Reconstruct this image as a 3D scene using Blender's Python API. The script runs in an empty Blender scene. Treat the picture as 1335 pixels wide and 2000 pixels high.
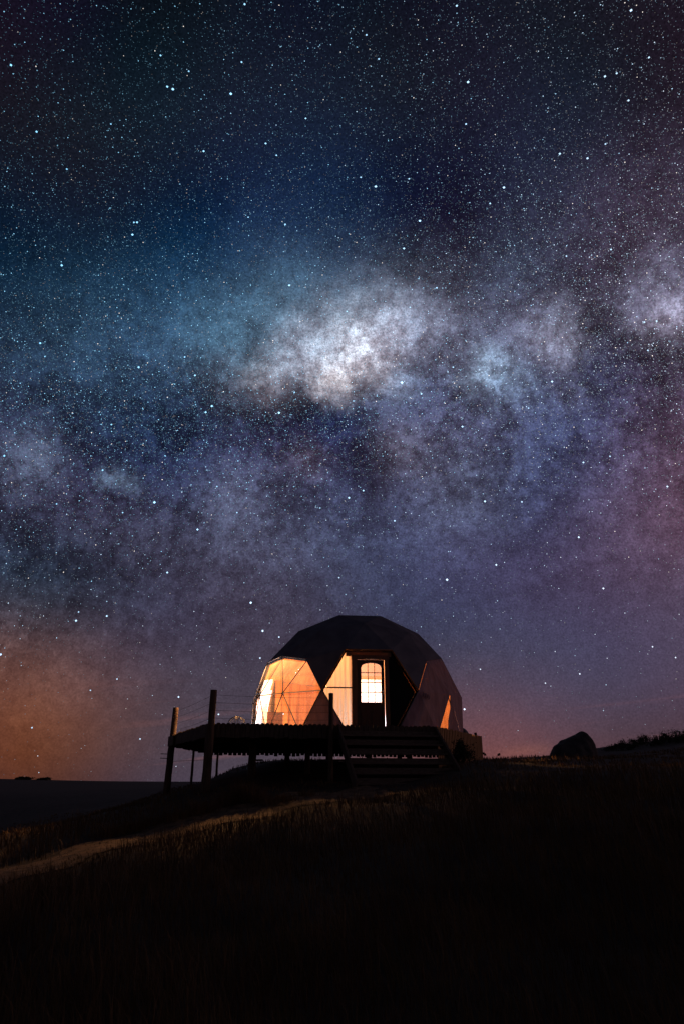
import bpy, bmesh, math, random
import numpy as np
from mathutils import Vector, Matrix

# ------------------------------------------------------------------ camera
U = 1.1667                                  # metres per fit unit (dome radius 3.5 m)
CAMZ = 1.45
FPX, PIT = 1333.0, math.radians(21.6)       # focal length in photo pixels, upward pitch
sc = bpy.context.scene
col = sc.collection
cam_d = bpy.data.cameras.new('camera'); cam = bpy.data.objects.new('camera', cam_d); col.objects.link(cam)
cam.location = (0, 0, CAMZ); cam.rotation_euler = (math.pi/2 + PIT, 0, 0)
cam_d.sensor_fit = 'VERTICAL'; cam_d.sensor_height = 36.0; cam_d.lens = 36.0*FPX/2000.0
cam_d.clip_start = 0.05; cam_d.clip_end = 12000
sc.camera = cam
sc.render.resolution_x, sc.render.resolution_y = 683, 1024

def ray(px, py):
    a = (px-667.5)/FPX; b = (1000-py)/FPX
    return np.array([a, math.cos(PIT)-b*math.sin(PIT), math.sin(PIT)+b*math.cos(PIT)])
def at_y(px, py, Y):
    d = ray(px, py); p = d*Y/d[1]; return Vector((p[0], p[1], p[2]+CAMZ))
def at_z(px, py, Z):
    d = ray(px, py); p = d*(Z-CAMZ)/d[2]; return Vector((p[0], p[1], Z))
def pdir(px, py):
    d = ray(px, py); return d/np.linalg.norm(d)
def lin(c): 
    c = np.asarray(c, float)/255.0
    return np.where(c <= .04045, c/12.92, ((c+.055)/1.055)**2.4)

sc.view_settings.view_transform = 'Standard'; sc.view_settings.look = 'None'
sc.view_settings.exposure = 0.0; sc.view_settings.gamma = 1.0
sc.render.engine = 'CYCLES'
sc.cycles.use_denoising = True
sc.cycles.sample_clamp_indirect = 2.0
sc.cycles.max_bounces = 8; sc.cycles.diffuse_bounces = 4; sc.cycles.transparent_max_bounces = 16
sc.cycles.caustics_reflective = False; sc.cycles.caustics_refractive = False

# ------------------------------------------------------------------ night sky (world)
world = bpy.data.worlds.new('World'); sc.world = world; world.use_nodes = True
WT = world.node_tree; WT.nodes.clear()
def wn(t, **k):
    n = WT.nodes.new(t)
    for a, b in k.items(): setattr(n, a, b)
    return n
def put(n, i, v):
    if v is None: return
    if hasattr(v, 'links'): WT.links.new(v, n.inputs[i])
    else: n.inputs[i].default_value = v
def M(op, a, b=None, c=None, clamp=False):
    n = wn('ShaderNodeMath', operation=op, use_clamp=clamp); put(n, 0, a); put(n, 1, b); put(n, 2, c); return n.outputs[0]
def V(op, a, b=None, c=None, out=0):
    n = wn('ShaderNodeVectorMath', operation=op); put(n, 0, a); put(n, 1, b); put(n, 2, c); return n.outputs[out]
def DOT(a, b): return V('DOT_PRODUCT', a, tuple(b), out=1)
def RANGE(x, a, b, c, d, smooth=True):
    n = wn('ShaderNodeMapRange', interpolation_type='SMOOTHSTEP' if smooth else 'LINEAR')
    put(n, 0, x)
    for i, v in enumerate((a, b, c, d)): n.inputs[i+1].default_value = v
    return n.outputs[0]
def NOISE(vec, scale, detail, rough=.55, dist=0.0):
    n = wn('ShaderNodeTexNoise'); put(n, 'Vector', vec)
    n.inputs['Scale'].default_value = scale; n.inputs['Detail'].default_value = detail
    n.inputs['Roughness'].default_value = rough; n.inputs['Distortion'].default_value = dist
    return n.outputs[0], n.outputs[1]
tc = wn('ShaderNodeTexCoord')
DIR = V('NORMALIZE', tc.outputs['Generated'])

# galactic frame: the great circle that the Milky Way follows
gl, gr = pdir(0, 885), pdir(1335, 610)
G = np.cross(gl, gr); G /= np.linalg.norm(G)
if G[2] < 0: G = -G
CORE = pdir(690, 690)
ZEN, HOR = lin((15, 19, 30)), lin((76, 68, 80))
BAND = lin((64, 66, 92))
def base_np(d):                              # sky everywhere: dark zenith, dim airglow, the galaxy's band
    el = max(d[2], 0.0); t = math.exp(-el*3.0); b = float(np.dot(d, G))
    return ZEN + (HOR-ZEN)*t + BAND*.55*math.exp(-(b/.2)**2)
# what the sky looks like in each direction (pixel of the photograph, colour of the sky there)
SKYK = .93                                   # share of the sky's light that is not in resolved stars
SAMP = [
 ((-90,-70),(14,18,28)), ((-110,130),(15,21,33)), ((-110,310),(17,26,42)), ((330,-90),(15,19,30)), ((1000,-90),(21,22,34)), ((1430,-60),(25,24,36)), ((1450,130),(34,30,43)), ((-120,500),(20,36,56)),
 ((60,40),(14,18,28)), ((330,40),(16,20,31)), ((667,40),(18,22,36)), ((1000,40),(22,23,36)), ((1290,40),(25,24,36)),
 ((60,220),(15,22,35)), ((330,220),(18,27,43)), ((667,220),(22,30,49)), ((1000,220),(28,30,48)), ((1290,220),(38,33,47)),
 ((60,400),(18,29,47)), ((330,400),(22,35,57)), ((667,400),(30,42,70)), ((1000,400),(40,42,64)), ((1290,400),(62,51,68)),
 ((60,560),(22,41,63)), ((280,560),(30,56,84)), ((480,560),(46,78,110)), ((667,540),(52,74,108)), ((850,540),(52,56,82)), ((1050,540),(60,58,80)), ((1290,510),(84,72,96)),
 ((40,700),(34,55,80)), ((200,690),(46,72,100)), ((370,680),(58,84,112)), ((540,650),(84,100,126)), ((870,620),(80,80,104)), ((1050,600),(82,80,106)), ((1190,640),(58,50,70)), ((1290,680),(74,62,84)),
 ((40,810),(50,50,72)), ((200,810),(42,50,78)), ((400,810),(44,50,78)), ((560,800),(32,44,78)), ((720,800),(52,62,96)), ((880,770),(74,80,112)), ((1050,780),(74,76,108)), ((1280,820),(78,66,92)),
 ((40,930),(50,58,88)), ((220,930),(50,58,90)), ((400,920),(54,58,88)), ((560,930),(72,68,94)), ((700,910),(52,54,82)), ((840,880),(82,76,100)), ((1000,900),(72,76,108)), ((1150,920),(72,70,102)), ((1300,960),(102,76,98)),
 ((40,1060),(50,50,68)), ((220,1060),(56,54,74)), ((420,1050),(64,64,88)), ((620,1040),(70,74,102)), ((820,1040),(72,76,108)), ((1020,1060),(68,66,98)), ((1290,1080),(92,74,98)),
 ((40,1200),(66,57,68)), ((220,1190),(64,58,74)), ((440,1190),(68,62,80)), ((640,1160),(66,64,88)), ((860,1170),(64,64,92)), ((1060,1200),(72,66,94)), ((1290,1220),(84,72,96)),
 ((20,1320),(102,70,66)), ((180,1310),(88,68,76)), ((360,1310),(74,65,80)), ((520,1280),(72,65,82)), ((900,1290),(76,70,92)), ((1080,1310),(80,71,94)), ((1290,1330),(82,70,92)),
 ((0,1420),(128,73,44)), ((130,1420),(116,72,52)), ((280,1420),(90,68,72)), ((430,1410),(76,65,78)), ((960,1410),(96,73,86)), ((1120,1400),(84,70,88)), ((1290,1400),(74,62,78)),
 ((20,1500),(84,48,42)), ((180,1500),(86,56,52)), ((310,1505),(74,62,76)), ((430,1495),(78,68,80)), ((960,1462),(122,76,76)), ((1100,1450),(98,68,76)), ((1280,1420),(86,62,72)),
]
# brighter star clouds in the band: pixel, size, light
CLOUDS = [
 ((697,650), 44, (.30,.31,.35)), ((655,736), 28, (.34,.28,.26)), ((735,702), 40, (.26,.24,.26)), ((695,712), 30, (.16,.14,.145)), ((560,702), 36, (.11,.11,.13)), ((622,655), 40, (.12,.13,.16)), ((765,650), 42, (.10,.10,.125)), ((450,745), 32, (.05,.05,.065)),
 ((507,722), 20, (.17,.2,.24)), ((530,748), 30, (.12,.10,.11)), ((600,690), 44, (.12,.11,.13)), ((790,640), 50, (.10,.10,.13)),
 ((740,600), 60, (.05,.06,.08)), ((860,650), 55, (.06,.055,.075)), ((950,715), 26, (.15,.21,.27)), ((985,745), 32, (.08,.12,.17)),
 ((1080,655), 34, (.14,.14,.185)), ((1110,680), 24, (.07,.07,.1)), ((1020,650), 40, (.05,.05,.075)), ((1318,612), 34, (.24,.22,.30)), ((1290,570), 40, (.07,.07,.11)),
 ((1215,590), 26, (.05,.05,.08)), ((215,926), 14, (.05,.07,.10)), ((250,932), 14, (.05,.07,.10)), ((60,895), 34, (.05,.06,.09)), ((560,585), 60, (.03,.065,.09)),
 ((430,650), 60, (.02,.045,.06)), ((770,870), 46, (.06,.05,.055)), ((600,900), 30, (.05,.035,.04)), ((800,745), 20, (.06,.08,.12)),
 ((1110,755), 26, (.035,.035,.055)), ((470,960), 50, (.03,.03,.04)), ((900,960), 60, (.02,.028,.04)), ((1000,510), 40, (.015,.025,.045)), ((640,766), 18, (.07,.065,.08)),
]
SIG = 145/FPX
C = np.array([pdir(*p) for p, _ in SAMP]); T = np.array([lin(c)*SKYK - base_np(pdir(*p)) for p, c in SAMP])
for px, s, a in CLOUDS: T -= .75*np.exp((C@pdir(*px)-1)/(s/FPX)**2)[:, None]*np.array(a)
T = np.maximum(T, np.array([.62*lin(c)*SKYK - base_np(pdir(*p)) for p, c in SAMP]))
K = np.exp((C@C.T - 1)/SIG**2)
AMP = np.linalg.solve(K.T@K + .004*np.eye(len(C)), K.T@T)
# the same field as a short sum of products  f(azimuth) * g(height), so that the shader stays small
NU, NV, RANK = 33, 33, 7
half = np.radians(37); UA = np.r_[-math.pi, np.linspace(-half, half, 30), math.pi][:32]     # azimuth stops
VE = np.r_[np.linspace(-.06, .90, 31), 1.0]                                                # height stops (sine of elevation)
EE = np.sqrt(np.clip(1-VE**2, 0, 1))
GD = np.stack([np.sin(UA)[:, None]*EE, np.cos(UA)[:, None]*EE, np.ones(32)[:, None]*VE], -1)
FLD = np.exp((GD@C.T-1)/SIG**2)@AMP                                                       # 32 x 32 x 3
FU, FV = [], []
for ch in range(3):
    u_, s_, v_ = np.linalg.svd(FLD[:, :, ch]); FU.append(u_[:, :RANK]*np.sqrt(s_[:RANK])); FV.append(v_[:RANK].T*np.sqrt(s_[:RANK]))
FU, FV = np.stack(FU, -1), np.stack(FV, -1)                                               # stop x rank x rgb
# zenith-to-horizon base in nodes
el = M('MAXIMUM', DOT(DIR, (0, 0, 1)), 0.0)
t = M('EXPONENT', M('MULTIPLY', el, -3.0))
bgal = DOT(DIR, G)
# domain warp so that nothing in the band has a smooth outline
_, wv1 = NOISE(DIR, 6.0, 3, .6)
_, wv2 = NOISE(DIR, 26.0, 4, .66)
W1 = V('SUBTRACT', wv1, (.5, .5, .5)); W2 = V('SUBTRACT', wv2, (.5, .5, .5))
DW = V('NORMALIZE', V('MULTIPLY_ADD', W2, (.055,)*3, V('MULTIPLY_ADD', W1, (.05,)*3, DIR)))
bw = DOT(DW, G)
gband = M('EXPONENT', M('MULTIPLY', M('POWER', M('ABSOLUTE', bw), 2.0), -1/.2**2))
acc = V('MULTIPLY_ADD', t, tuple(HOR-ZEN), tuple(ZEN))
acc = V('MULTIPLY_ADD', gband, tuple(BAND*.55), acc)
DS = V('NORMALIZE', V('MULTIPLY_ADD', W1, (.035,)*3, DIR))
NLOBE = [0]
def lobe(vec, c, sig, amp, acc):
    k = 1/sig**2
    NLOBE[0] += 1
    if NLOBE[0] % 6 == 0: vec = V('MULTIPLY_ADD', acc, (1e-9,)*3, vec)      # keeps the lobes in sequence for the shader compiler
    w = M('EXPONENT', M('MULTIPLY_ADD', DOT(vec, c), k, -k))
    return V('MULTIPLY_ADD', w, tuple(amp), acc)
sd = wn('ShaderNodeSeparateXYZ'); put(sd, 0, DS)
AZ = M('MULTIPLY_ADD', M('ARCTAN2', sd.outputs[0], sd.outputs[1]), 1/(2*math.pi), .5)
EL = M('MULTIPLY_ADD', sd.outputs[2], 1/1.06, .06/1.06)
def ramp(x, stops, vals):
    n = wn('ShaderNodeValToRGB'); put(n, 0, x); e = n.color_ramp.elements; n.color_ramp.interpolation = 'LINEAR'
    o_ = vals.min(0)
    while len(e) < len(stops): e.new(.5)
    for i, p in enumerate(stops): e[i].position = float(p)
    for i, v in enumerate(vals): e[i].color = (*[float(c) for c in v-o_], 1)
    return V('ADD', n.outputs[0], tuple(o_))
for r_ in range(RANK):
    acc = V('MULTIPLY_ADD', ramp(AZ, UA/(2*math.pi)+.5, FU[:, r_]), ramp(EL, (VE+.06)/1.06, FV[:, r_]), acc)
# star clouds
for (px, s, a) in CLOUDS:
    acc = lobe(DW, pdir(*px), s/FPX, np.array(a), acc)
# dust: dark lanes cut the light away
dust = V('MULTIPLY', acc, (1e-9,)*3)
for (px, s, a) in [((560,792), 38, .75), ((610,800), 30, .35), ((700,905), 34, .45), ((640,880), 34, .25), ((790,700), 24, .35), ((850,700), 30, .3),
                   ((1195,640), 36, .35), ((805,520), 34, .3), ((420,755), 34, .3), ((480,785), 30, .3), ((350,850), 46, .3), ((205,860), 40, .25),
                   ((900,760), 24, .3), ((1010,700), 18, .2), ((560,735), 14, .3), ((590,715), 12, .25), ((700,960), 26, .3), ((600,990), 26, .25), ((1120,600), 24, .25),
                   ((1260,650), 26, .3), ((930,560), 30, .2), ((130,840), 34, .2)]:
    dust = lobe(DW, pdir(*px), s/FPX, (a,)*3, dust)
n1, _ = NOISE(DW, 15.0, 6, .66)
n2, _ = NOISE(DIR, 70.0, 4, .72)
inband = M('EXPONENT', M('MULTIPLY', M('POWER', M('ABSOLUTE', M('ADD', bgal, .06)), 2.0), -1/.23**2))
lane = M('MULTIPLY', RANGE(n1, .38, .66, -.42, .50), inband)
fine = M('MULTIPLY', M('SUBTRACT', n2, .5), M('MULTIPLY_ADD', inband, 3.2, .10))
dsum = M('ADD', M('ADD', M('MULTIPLY', lane, .95), fine), DOT(dust, (1/3, 1/3, 1/3)))
keep = M('EXPONENT', M('MULTIPLY', dsum, -1.15))
keep = M('MINIMUM', M('MAXIMUM', keep, .35), 1.75)
# dust reddens what it dims
red = wn('ShaderNodeCombineXYZ')
put(red, 0, M('POWER', keep, .86)); put(red, 1, keep); put(red, 2, M('POWER', keep, .98))
acc = V('MULTIPLY', acc, red.outputs[0])
# thin low cloud streaks near the horizon
sxyz = wn('ShaderNodeSeparateXYZ'); put(sxyz, 0, DIR)
cv = wn('ShaderNodeCombineXYZ'); put(cv, 0, M('MULTIPLY', sxyz.outputs[0], 3.0)); put(cv, 1, M('MULTIPLY', sxyz.outputs[1], 3.0)); put(cv, 2, M('MULTIPLY', M('MULTIPLY_ADD', sxyz.outputs[0], -.10, sxyz.outputs[2]), 55.0))
cn, _ = NOISE(cv.outputs[0], 1.0, 4, .5, .3)
low = M('MULTIPLY', RANGE(el, .16, .03, 0.0, 1.0), RANGE(cn, .55, .72, 0.0, 1.0))
acc = V('MULTIPLY_ADD', low, tuple(lin((70, 38, 30))), acc)
# one low cloud streak, lit from beyond the horizon
for px, s_, a in [((975,1473), 6, .5), ((990,1471), 7, .8), ((1006,1469), 7, 1.0), ((1022,1467), 7, 1.15), ((1038,1465.5), 7, 1.1), ((1054,1464), 7, .9), ((1068,1463), 7, .7)]:
    acc = lobe(DIR, pdir(*px), s_/FPX, np.array((.030, .010, .003))*a, acc)
# unresolved stars: a fine speckle that follows the light
spk, _ = NOISE(DIR, 390.0, 2.0, .7)
sp = M('MULTIPLY_ADD', RANGE(spk, .28, .76, -.44, .48, False), RANGE(el, 0.0, .42, .38, 1.0), 1.0)
acc = V('MULTIPLY', acc, V('ADD', sp, (0, 0, 0)))
acc = V('MAXIMUM', acc, (.0015, .002, .003))
bg = wn('ShaderNodeBackground'); WT.links.new(acc, bg.inputs[0]); bg.inputs[1].default_value = 1.0
wo = wn('ShaderNodeOutputWorld'); WT.links.new(bg.outputs[0], wo.inputs[0])
world.cycles.sampling_method = 'MANUAL'; world.cycles.sample_map_resolution = 512

# ------------------------------------------------------------------ sun (the last dusk light, very weak)
sun_d = bpy.data.lights.new('sun', 'SUN'); sun = bpy.data.objects.new('sun', sun_d); col.objects.link(sun)
sun_d.energy = 0.15; sun_d.angle = math.radians(12); sun_d.color = (1.0, .50, .44)
sdir = Vector((.93, .12, .10)).normalized()             # towards the light
sun.rotation_euler = sdir.to_track_quat('Z', 'Y').to_euler()
sun.location = (60, 10, 30)

# ------------------------------------------------------------------ helpers
def tag(o, label=None, cat=None, group=None, kind=None):
    if label: o['label'] = label
    if cat: o['category'] = cat
    if group: o['group'] = group
    if kind: o['kind'] = kind
    return o
def link(name, me, m=None, parent=None):
    o = bpy.data.objects.new(name, me); col.objects.link(o)
    if m is not None and not len(me.materials): me.materials.append(m)
    if parent is not None: o.parent = parent
    return o
def empty(name, loc=(0, 0, 0), rz=0.0):
    o = bpy.data.objects.new(name, None); col.objects.link(o); o.location = loc; o.rotation_euler = (0, 0, rz)
    o.empty_display_size = .2; return o
def pydata(name, v, f, m=None, parent=None, smooth=False):
    me = bpy.data.meshes.new(name); me.from_pydata([tuple(p) for p in v], [], f); me.update()
    if smooth:
        for p in me.polygons: p.use_smooth = True
    return link(name, me, m, parent)
def from_bm(name, bm, m=None, parent=None, smooth=False):
    bmesh.ops.recalc_face_normals(bm, faces=bm.faces)
    me = bpy.data.meshes.new(name); bm.to_mesh(me); bm.free()
    if smooth:
        for p in me.polygons: p.use_smooth = True
    return link(name, me, m, parent)
def bm_prism(bm, pts, off):
    a = [bm.verts.new(p) for p in pts]; b = [bm.verts.new(Vector(p)+Vector(off)) for p in pts]
    n = len(a); bm.faces.new(a); bm.faces.new(b[::-1])
    for i in range(n): bm.faces.new((a[i], b[i], b[(i+1) % n], a[(i+1) % n]))
def prism(name, pts, off, m, parent=None, bevel=0):
    bm = bmesh.new(); bm_prism(bm, pts, off)
    if bevel: bmesh.ops.bevel(bm, geom=bm.edges[:], offset=bevel, segments=1, affect='EDGES', clamp_overlap=True)
    return from_bm(name, bm, m, parent)
def bm_box(bm, c, s, rot=None):
    r = bmesh.ops.create_cube(bm, size=1.0); vs = r['verts']
    for v in vs:
        p = Vector((v.co.x*s[0], v.co.y*s[1], v.co.z*s[2]))
        if rot is not None: p = rot @ p
        v.co = p + Vector(c)
def bm_tube(bm, pts, rad, seg=8, cap=True):
    pts = [Vector(p) for p in pts]; n = len(pts)
    if not hasattr(rad, '__len__'): rad = [rad]*n
    rings = []
    for i, p in enumerate(pts):
        t_ = (pts[min(i+1, n-1)]-pts[max(i-1, 0)]).normalized()
        a = Vector((0, 0, 1)) if abs(t_.z) < .9 else Vector((1, 0, 0))
        x = t_.cross(a).normalized(); y = t_.cross(x)
        rings.append([bm.verts.new(p+(x*math.cos(k*2*math.pi/seg)+y*math.sin(k*2*math.pi/seg))*rad[i]) for k in range(seg)])
    for i in range(n-1):
        for k in range(seg): bm.faces.new((rings[i][k], rings[i][(k+1) % seg], rings[i+1][(k+1) % seg], rings[i+1][k]))
    if cap: bm.faces.new(rings[0][::-1]); bm.faces.new(rings[-1])
def tube(name, pts, rad, m, parent=None, seg=8, smooth=True):
    bm = bmesh.new(); bm_tube(bm, pts, rad, seg); return from_bm(name, bm, m, parent, smooth)

# ------------------------------------------------------------------ materials
def mat(name, c1, c2, scale=6.0, rough=.8, bump=.2, stretch=(1, 1, 1), detail=6.0, spec=.3, sheen=0.0):
    m = bpy.data.materials.new(name); m.use_nodes = True; nt = m.node_tree; b = nt.nodes['Principled BSDF']
    tcn = nt.nodes.new('ShaderNodeTexCoord'); mp = nt.nodes.new('ShaderNodeMapping'); mp.inputs['Scale'].default_value = stretch
    nz = nt.nodes.new('ShaderNodeTexNoise'); nz.inputs['Scale'].default_value = scale; nz.inputs['Detail'].default_value = detail
    cr = nt.nodes.new('ShaderNodeValToRGB'); cr.color_ramp.elements[0].position = .3; cr.color_ramp.elements[1].position = .7
    cr.color_ramp.elements[0].color = (*c1, 1); cr.color_ramp.elements[1].color = (*c2, 1)
    bp = nt.nodes.new('ShaderNodeBump'); bp.inputs['Strength'].default_value = bump; bp.inputs['Distance'].default_value = .02
    L = nt.links.new
    L(tcn.outputs['Object'], mp.inputs[0]); L(mp.outputs[0], nz.inputs['Vector']); L(nz.outputs[0], cr.inputs[0])
    L(cr.outputs[0], b.inputs['Base Color']); L(nz.outputs[0], bp.inputs['Height']); L(bp.outputs[0], b.inputs['Normal'])
    b.inputs['Roughness'].default_value = rough; b.inputs['Specular IOR Level'].default_value = spec
    return m
def cloth(name, c1, c2, trans, tcol=None, scale=3.0, bump=.25, stretch=(1, 1, 1), weave=True):
    """woven cloth: part of the light is scattered back, part of it comes through"""
    m = bpy.data.materials.new(name); m.use_nodes = True; nt = m.node_tree; nt.nodes.clear(); L = nt.links.new
    o = nt.nodes.new('ShaderNodeOutputMaterial'); mx = nt.nodes.new('ShaderNodeMixShader'); mx.inputs[0].default_value = trans
    d = nt.nodes.new('ShaderNodeBsdfDiffuse'); tr = nt.nodes.new('ShaderNodeBsdfTranslucent')
    tcn = nt.nodes.new('ShaderNodeTexCoord'); mp = nt.nodes.new('ShaderNodeMapping'); mp.inputs['Scale'].default_value = stretch
    nz = nt.nodes.new('ShaderNodeTexNoise'); nz.inputs['Scale'].default_value = scale; nz.inputs['Detail'].default_value = 5
    cr = nt.nodes.new('ShaderNodeValToRGB'); cr.color_ramp.elements[0].position = .32; cr.color_ramp.elements[1].position = .68
    cr.color_ramp.elements[0].color = (*c1, 1); cr.color_ramp.elements[1].color = (*c2, 1)
    bp = nt.nodes.new('ShaderNodeBump'); bp.inputs['Strength'].default_value = bump; bp.inputs['Distance'].default_value = .03
    L(tcn.outputs['Object'], mp.inputs[0]); L(mp.outputs[0], nz.inputs['Vector']); L(nz.outputs[0], cr.inputs[0]); L(nz.outputs[0], bp.inputs['Height'])
    L(cr.outputs[0], d.inputs[0]); L(bp.outputs[0], d.inputs['Normal']); L(bp.outputs[0], tr.inputs['Normal'])
    if tcol: tr.inputs[0].default_value = (*tcol, 1)
    else: L(cr.outputs[0], tr.inputs[0])
    L(d.outputs[0], mx.inputs[1]); L(tr.outputs[0], mx.inputs[2]); L(mx.outputs[0], o.inputs[0])
    return m
def film(name, tint, trans, haze_c=(.6, .6, .62)):
    """clear PVC or thin glass: mostly see-through, a little haze and gloss"""
    m = bpy.data.materials.new(name); m.use_nodes = True; nt = m.node_tree; nt.nodes.clear(); L = nt.links.new
    o = nt.nodes.new('ShaderNodeOutputMaterial'); mx = nt.nodes.new('ShaderNodeMixShader'); mx2 = nt.nodes.new('ShaderNodeMixShader')
    t_ = nt.nodes.new('ShaderNodeBsdfTransparent'); t_.inputs[0].default_value = (*tint, 1)
    d = nt.nodes.new('ShaderNodeBsdfTranslucent'); d.inputs[0].default_value = (*haze_c, 1)
    g = nt.nodes.new('ShaderNodeBsdfGlossy'); g.inputs['Roughness'].default_value = .12
    mx.inputs[0].default_value = trans; L(d.outputs[0], mx.inputs[1]); L(t_.outputs[0], mx.inputs[2])
    mx2.inputs[0].default_value = .03; L(mx.outputs[0], mx2.inputs[1]); L(g.outputs[0], mx2.inputs[2]); L(mx2.outputs[0], o.inputs[0])
    return m
MT = {}
MT['wood'] = mat('weathered timber', (.055, .04, .03), (.13, .095, .068), 5, .85, .35, (6, 6, .8))
MT['board'] = mat('deck boards', (.06, .045, .034), (.14, .10, .072), 5, .8, .3, (1, 8, 8))
MT['tread'] = mat('worn stair boards', (.09, .068, .05), (.19, .148, .112), 5, .8, .3, (1, 8, 8))
MT['skirt'] = mat('skirt boards tinted as lit', (.26, .15, .065), (.46, .28, .13), 7, .85, .3, (8, 8, .7))  # paler and more orange than the other boards, imitating warm light
MT['log'] = mat('round log', (.06, .042, .03), (.17, .115, .075), 6, .9, .5, (5, 5, .6))
MT['door'] = mat('stained door wood', (.085, .035, .018), (.17, .075, .035), 6, .5, .2, (7, 7, .6), spec=.4)
MT['trim'] = mat('door frame wood', (.16, .075, .035), (.28, .14, .065), 6, .5, .2, (7, 7, .6), spec=.4)
MT['panel'] = mat('dark panel', (.012, .011, .012), (.022, .02, .02), 4, .8, .2)
MT['steel'] = mat('dark steel', (.03, .028, .026), (.06, .055, .05), 20, .45, .1, spec=.5)
MT['strut'] = mat('black strut paint', (.006, .005, .005), (.012, .010, .010), 20, .9, .05, spec=.05)
MT['wire'] = mat('dull wire', (.02, .02, .02), (.04, .04, .04), 20, .5, .05)
MT['brass'] = mat('handle metal', (.45, .42, .38), (.6, .56, .5), 20, .3, .02, spec=.6)
MT['cover'] = cloth('charcoal cover canvas', (.13, .135, .16), (.19, .195, .225), .004, (.5, .3, .2), 2.2, .35)
MT['side'] = cloth('mauve brown canvas', (.24, .175, .205), (.34, .25, .285), .0035, (.5, .26, .25), 3.0, .5, (3, 3, .6))
MT['hem'] = cloth('canvas hem', (.30, .17, .09), (.4, .24, .13), .06, (.6, .3, .12), 8, .2)
MT['liner'] = cloth('tan liner', (.15, .062, .021), (.21, .094, .036), .0, None, 2.0, .15, (4, 4, .4))
MT['sheer'] = cloth('white sheer curtain', (.84, .84, .86), (.92, .92, .94), .5, None, 6, .1, (6, 6, .4))
MT['cream'] = cloth('cream curtain', (.62, .50, .36), (.74, .62, .47), .11, None, 6, .1, (7, 7, .3))
MT['amber'] = cloth('amber curtain', (.115, .037, .008), (.17, .062, .015), .06, None, 2.5, .1, (5, 5, .5))
MT['pvc'] = film('clear window film', (.97, .95, .92), .985)
MT['glass'] = film('door glass', (.97, .97, .97), .93)
MT['floor'] = mat('dome floor', (.22, .14, .08), (.34, .22, .13), 5, .6, .1, (1, 9, 1))
MT['bedwood'] = mat('headboard', (.10, .025, .012), (.16, .045, .02), 5, .6, .15, (1, 1, 5))
MT['linen'] = cloth('bed linen', (.7, .66, .6), (.8, .77, .72), .02, None, 5, .4)
MT['rock'] = mat('boulder stone', (.035, .034, .035), (.10, .095, .09), 3, .9, .8, detail=9)
MT['path'] = mat('trodden straw tinted as lit', (.035, .023, .013), (.25, .155, .08), 5, .95, 1.0, detail=10)  # paler than the soil, partly in place of light from the windows
MT['trunk'] = mat('bark', (.03, .024, .02), (.07, .055, .045), 8, .9, .5)
MT['leaf'] = mat('scrub leaves', (.02, .026, .014), (.06, .07, .035), 3, .7, .1)

# ------------------------------------------------------------------ terrain
CP = [  # x, y, z relative to the camera in fit units, from feet of posts, stairs, skirt and skyline
 (0,0,-1.12),(-4,1,-1.45),(4,1,-.95),(0,-8,-1.5),(-8,-8,-2.0),(8,-8,-.9),(0,4,-1.02),(-4,5,-1.35),(4,5,-.68),(8,5,-.35),(-9,5,-1.9),
 (-2,10,-.66),(0,10,-.5),(3,10,-.22),(-6,10,-1.18),(6,10,.05),(12,10,.3),(-12,10,-2.0),
 (-2.8,14.5,-.2),(-.1,13.8,-.12),(2.1,14.0,.14),(4,15,.36),(-6,15,-.85),(8,15,.46),(-10,15,-1.6),
 (-4.6,19,-.32),(-3.0,19.5,.12),(0,20,.42),(3.8,19.5,.53),(7,20,.58),(-8,20,-1.15),(12,20,.78),
 (-4.9,25,-.12),(-3.6,25,.42),(0,25,.62),(4,25,.66),(8,25,.68),(-8,25,-1.1),(-14,25,-2.6)]
def elev_pt(px, py, Y):
    d = ray(px, py); p = d*Y/d[1]; return tuple(p)
for px, py, Y in [(1000,1487,32),(1100,1486,34),(1180,1475,44),(1220,1458,48),(1300,1448,48),(1400,1434,48),(1600,1415,46),
                  (1000,1487,80),(1180,1474,90),(1335,1455,90),(1700,1440,90),
                  (840,1496,50),(700,1505,50),(560,1514,50),(840,1505,150),(700,1512,150),(560,1520,150),(1200,1490,250),(1500,1480,250),
                  (330,1549,50),(150,1556,50),(-60,1562,50),(-400,1560,50),(330,1538,110),(150,1546,110),(-60,1550,110),(-400,1550,110),
                  (330,1532,300),(150,1534,300),(-60,1533,300),(-400,1530,300),
                  (430,1527,900),(330,1526.5,900),(240,1527,900),(130,1524.5,900),(0,1521.5,900),(-300,1515,900),(700,1522,900),(1000,1518,900),(1335,1510,900),(1700,1505,900),
                  (0,1524,3000),(400,1527,3000),(700,1526,3000),(1335,1524,3000)]:
    CP.append(elev_pt(px, py, Y))
for a in range(0, 360, 30):                     # behind and beside the camera
    if 60 <= a <= 120: continue
    for r, z in ((40, -2.0), (200, -6.0), (900, -6.0), (3000, -5.0)):
        x, y = r*math.cos(math.radians(a)), r*math.sin(math.radians(a))
        if y < .35*abs(x): CP.append((x, y, z + 1.6*x/r))
CP = np.array(CP, float)
def warp(x, y):
    d = np.hypot(x, y)+1e-6; k = 10*np.log1p(d/9.0)/d; return x*k, y*k
def tps_k(r2): return np.where(r2 > 1e-12, .5*r2*np.log(r2+1e-12), 0)
wx, wy = warp(CP[:, 0], CP[:, 1]); Nc = len(CP)
Kt = tps_k((wx[:, None]-wx)**2+(wy[:, None]-wy)**2)+np.eye(Nc)*.02
Pm = np.c_[np.ones(Nc), wx, wy]; A = np.block([[Kt, Pm], [Pm.T, np.zeros((3, 3))]])
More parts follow.
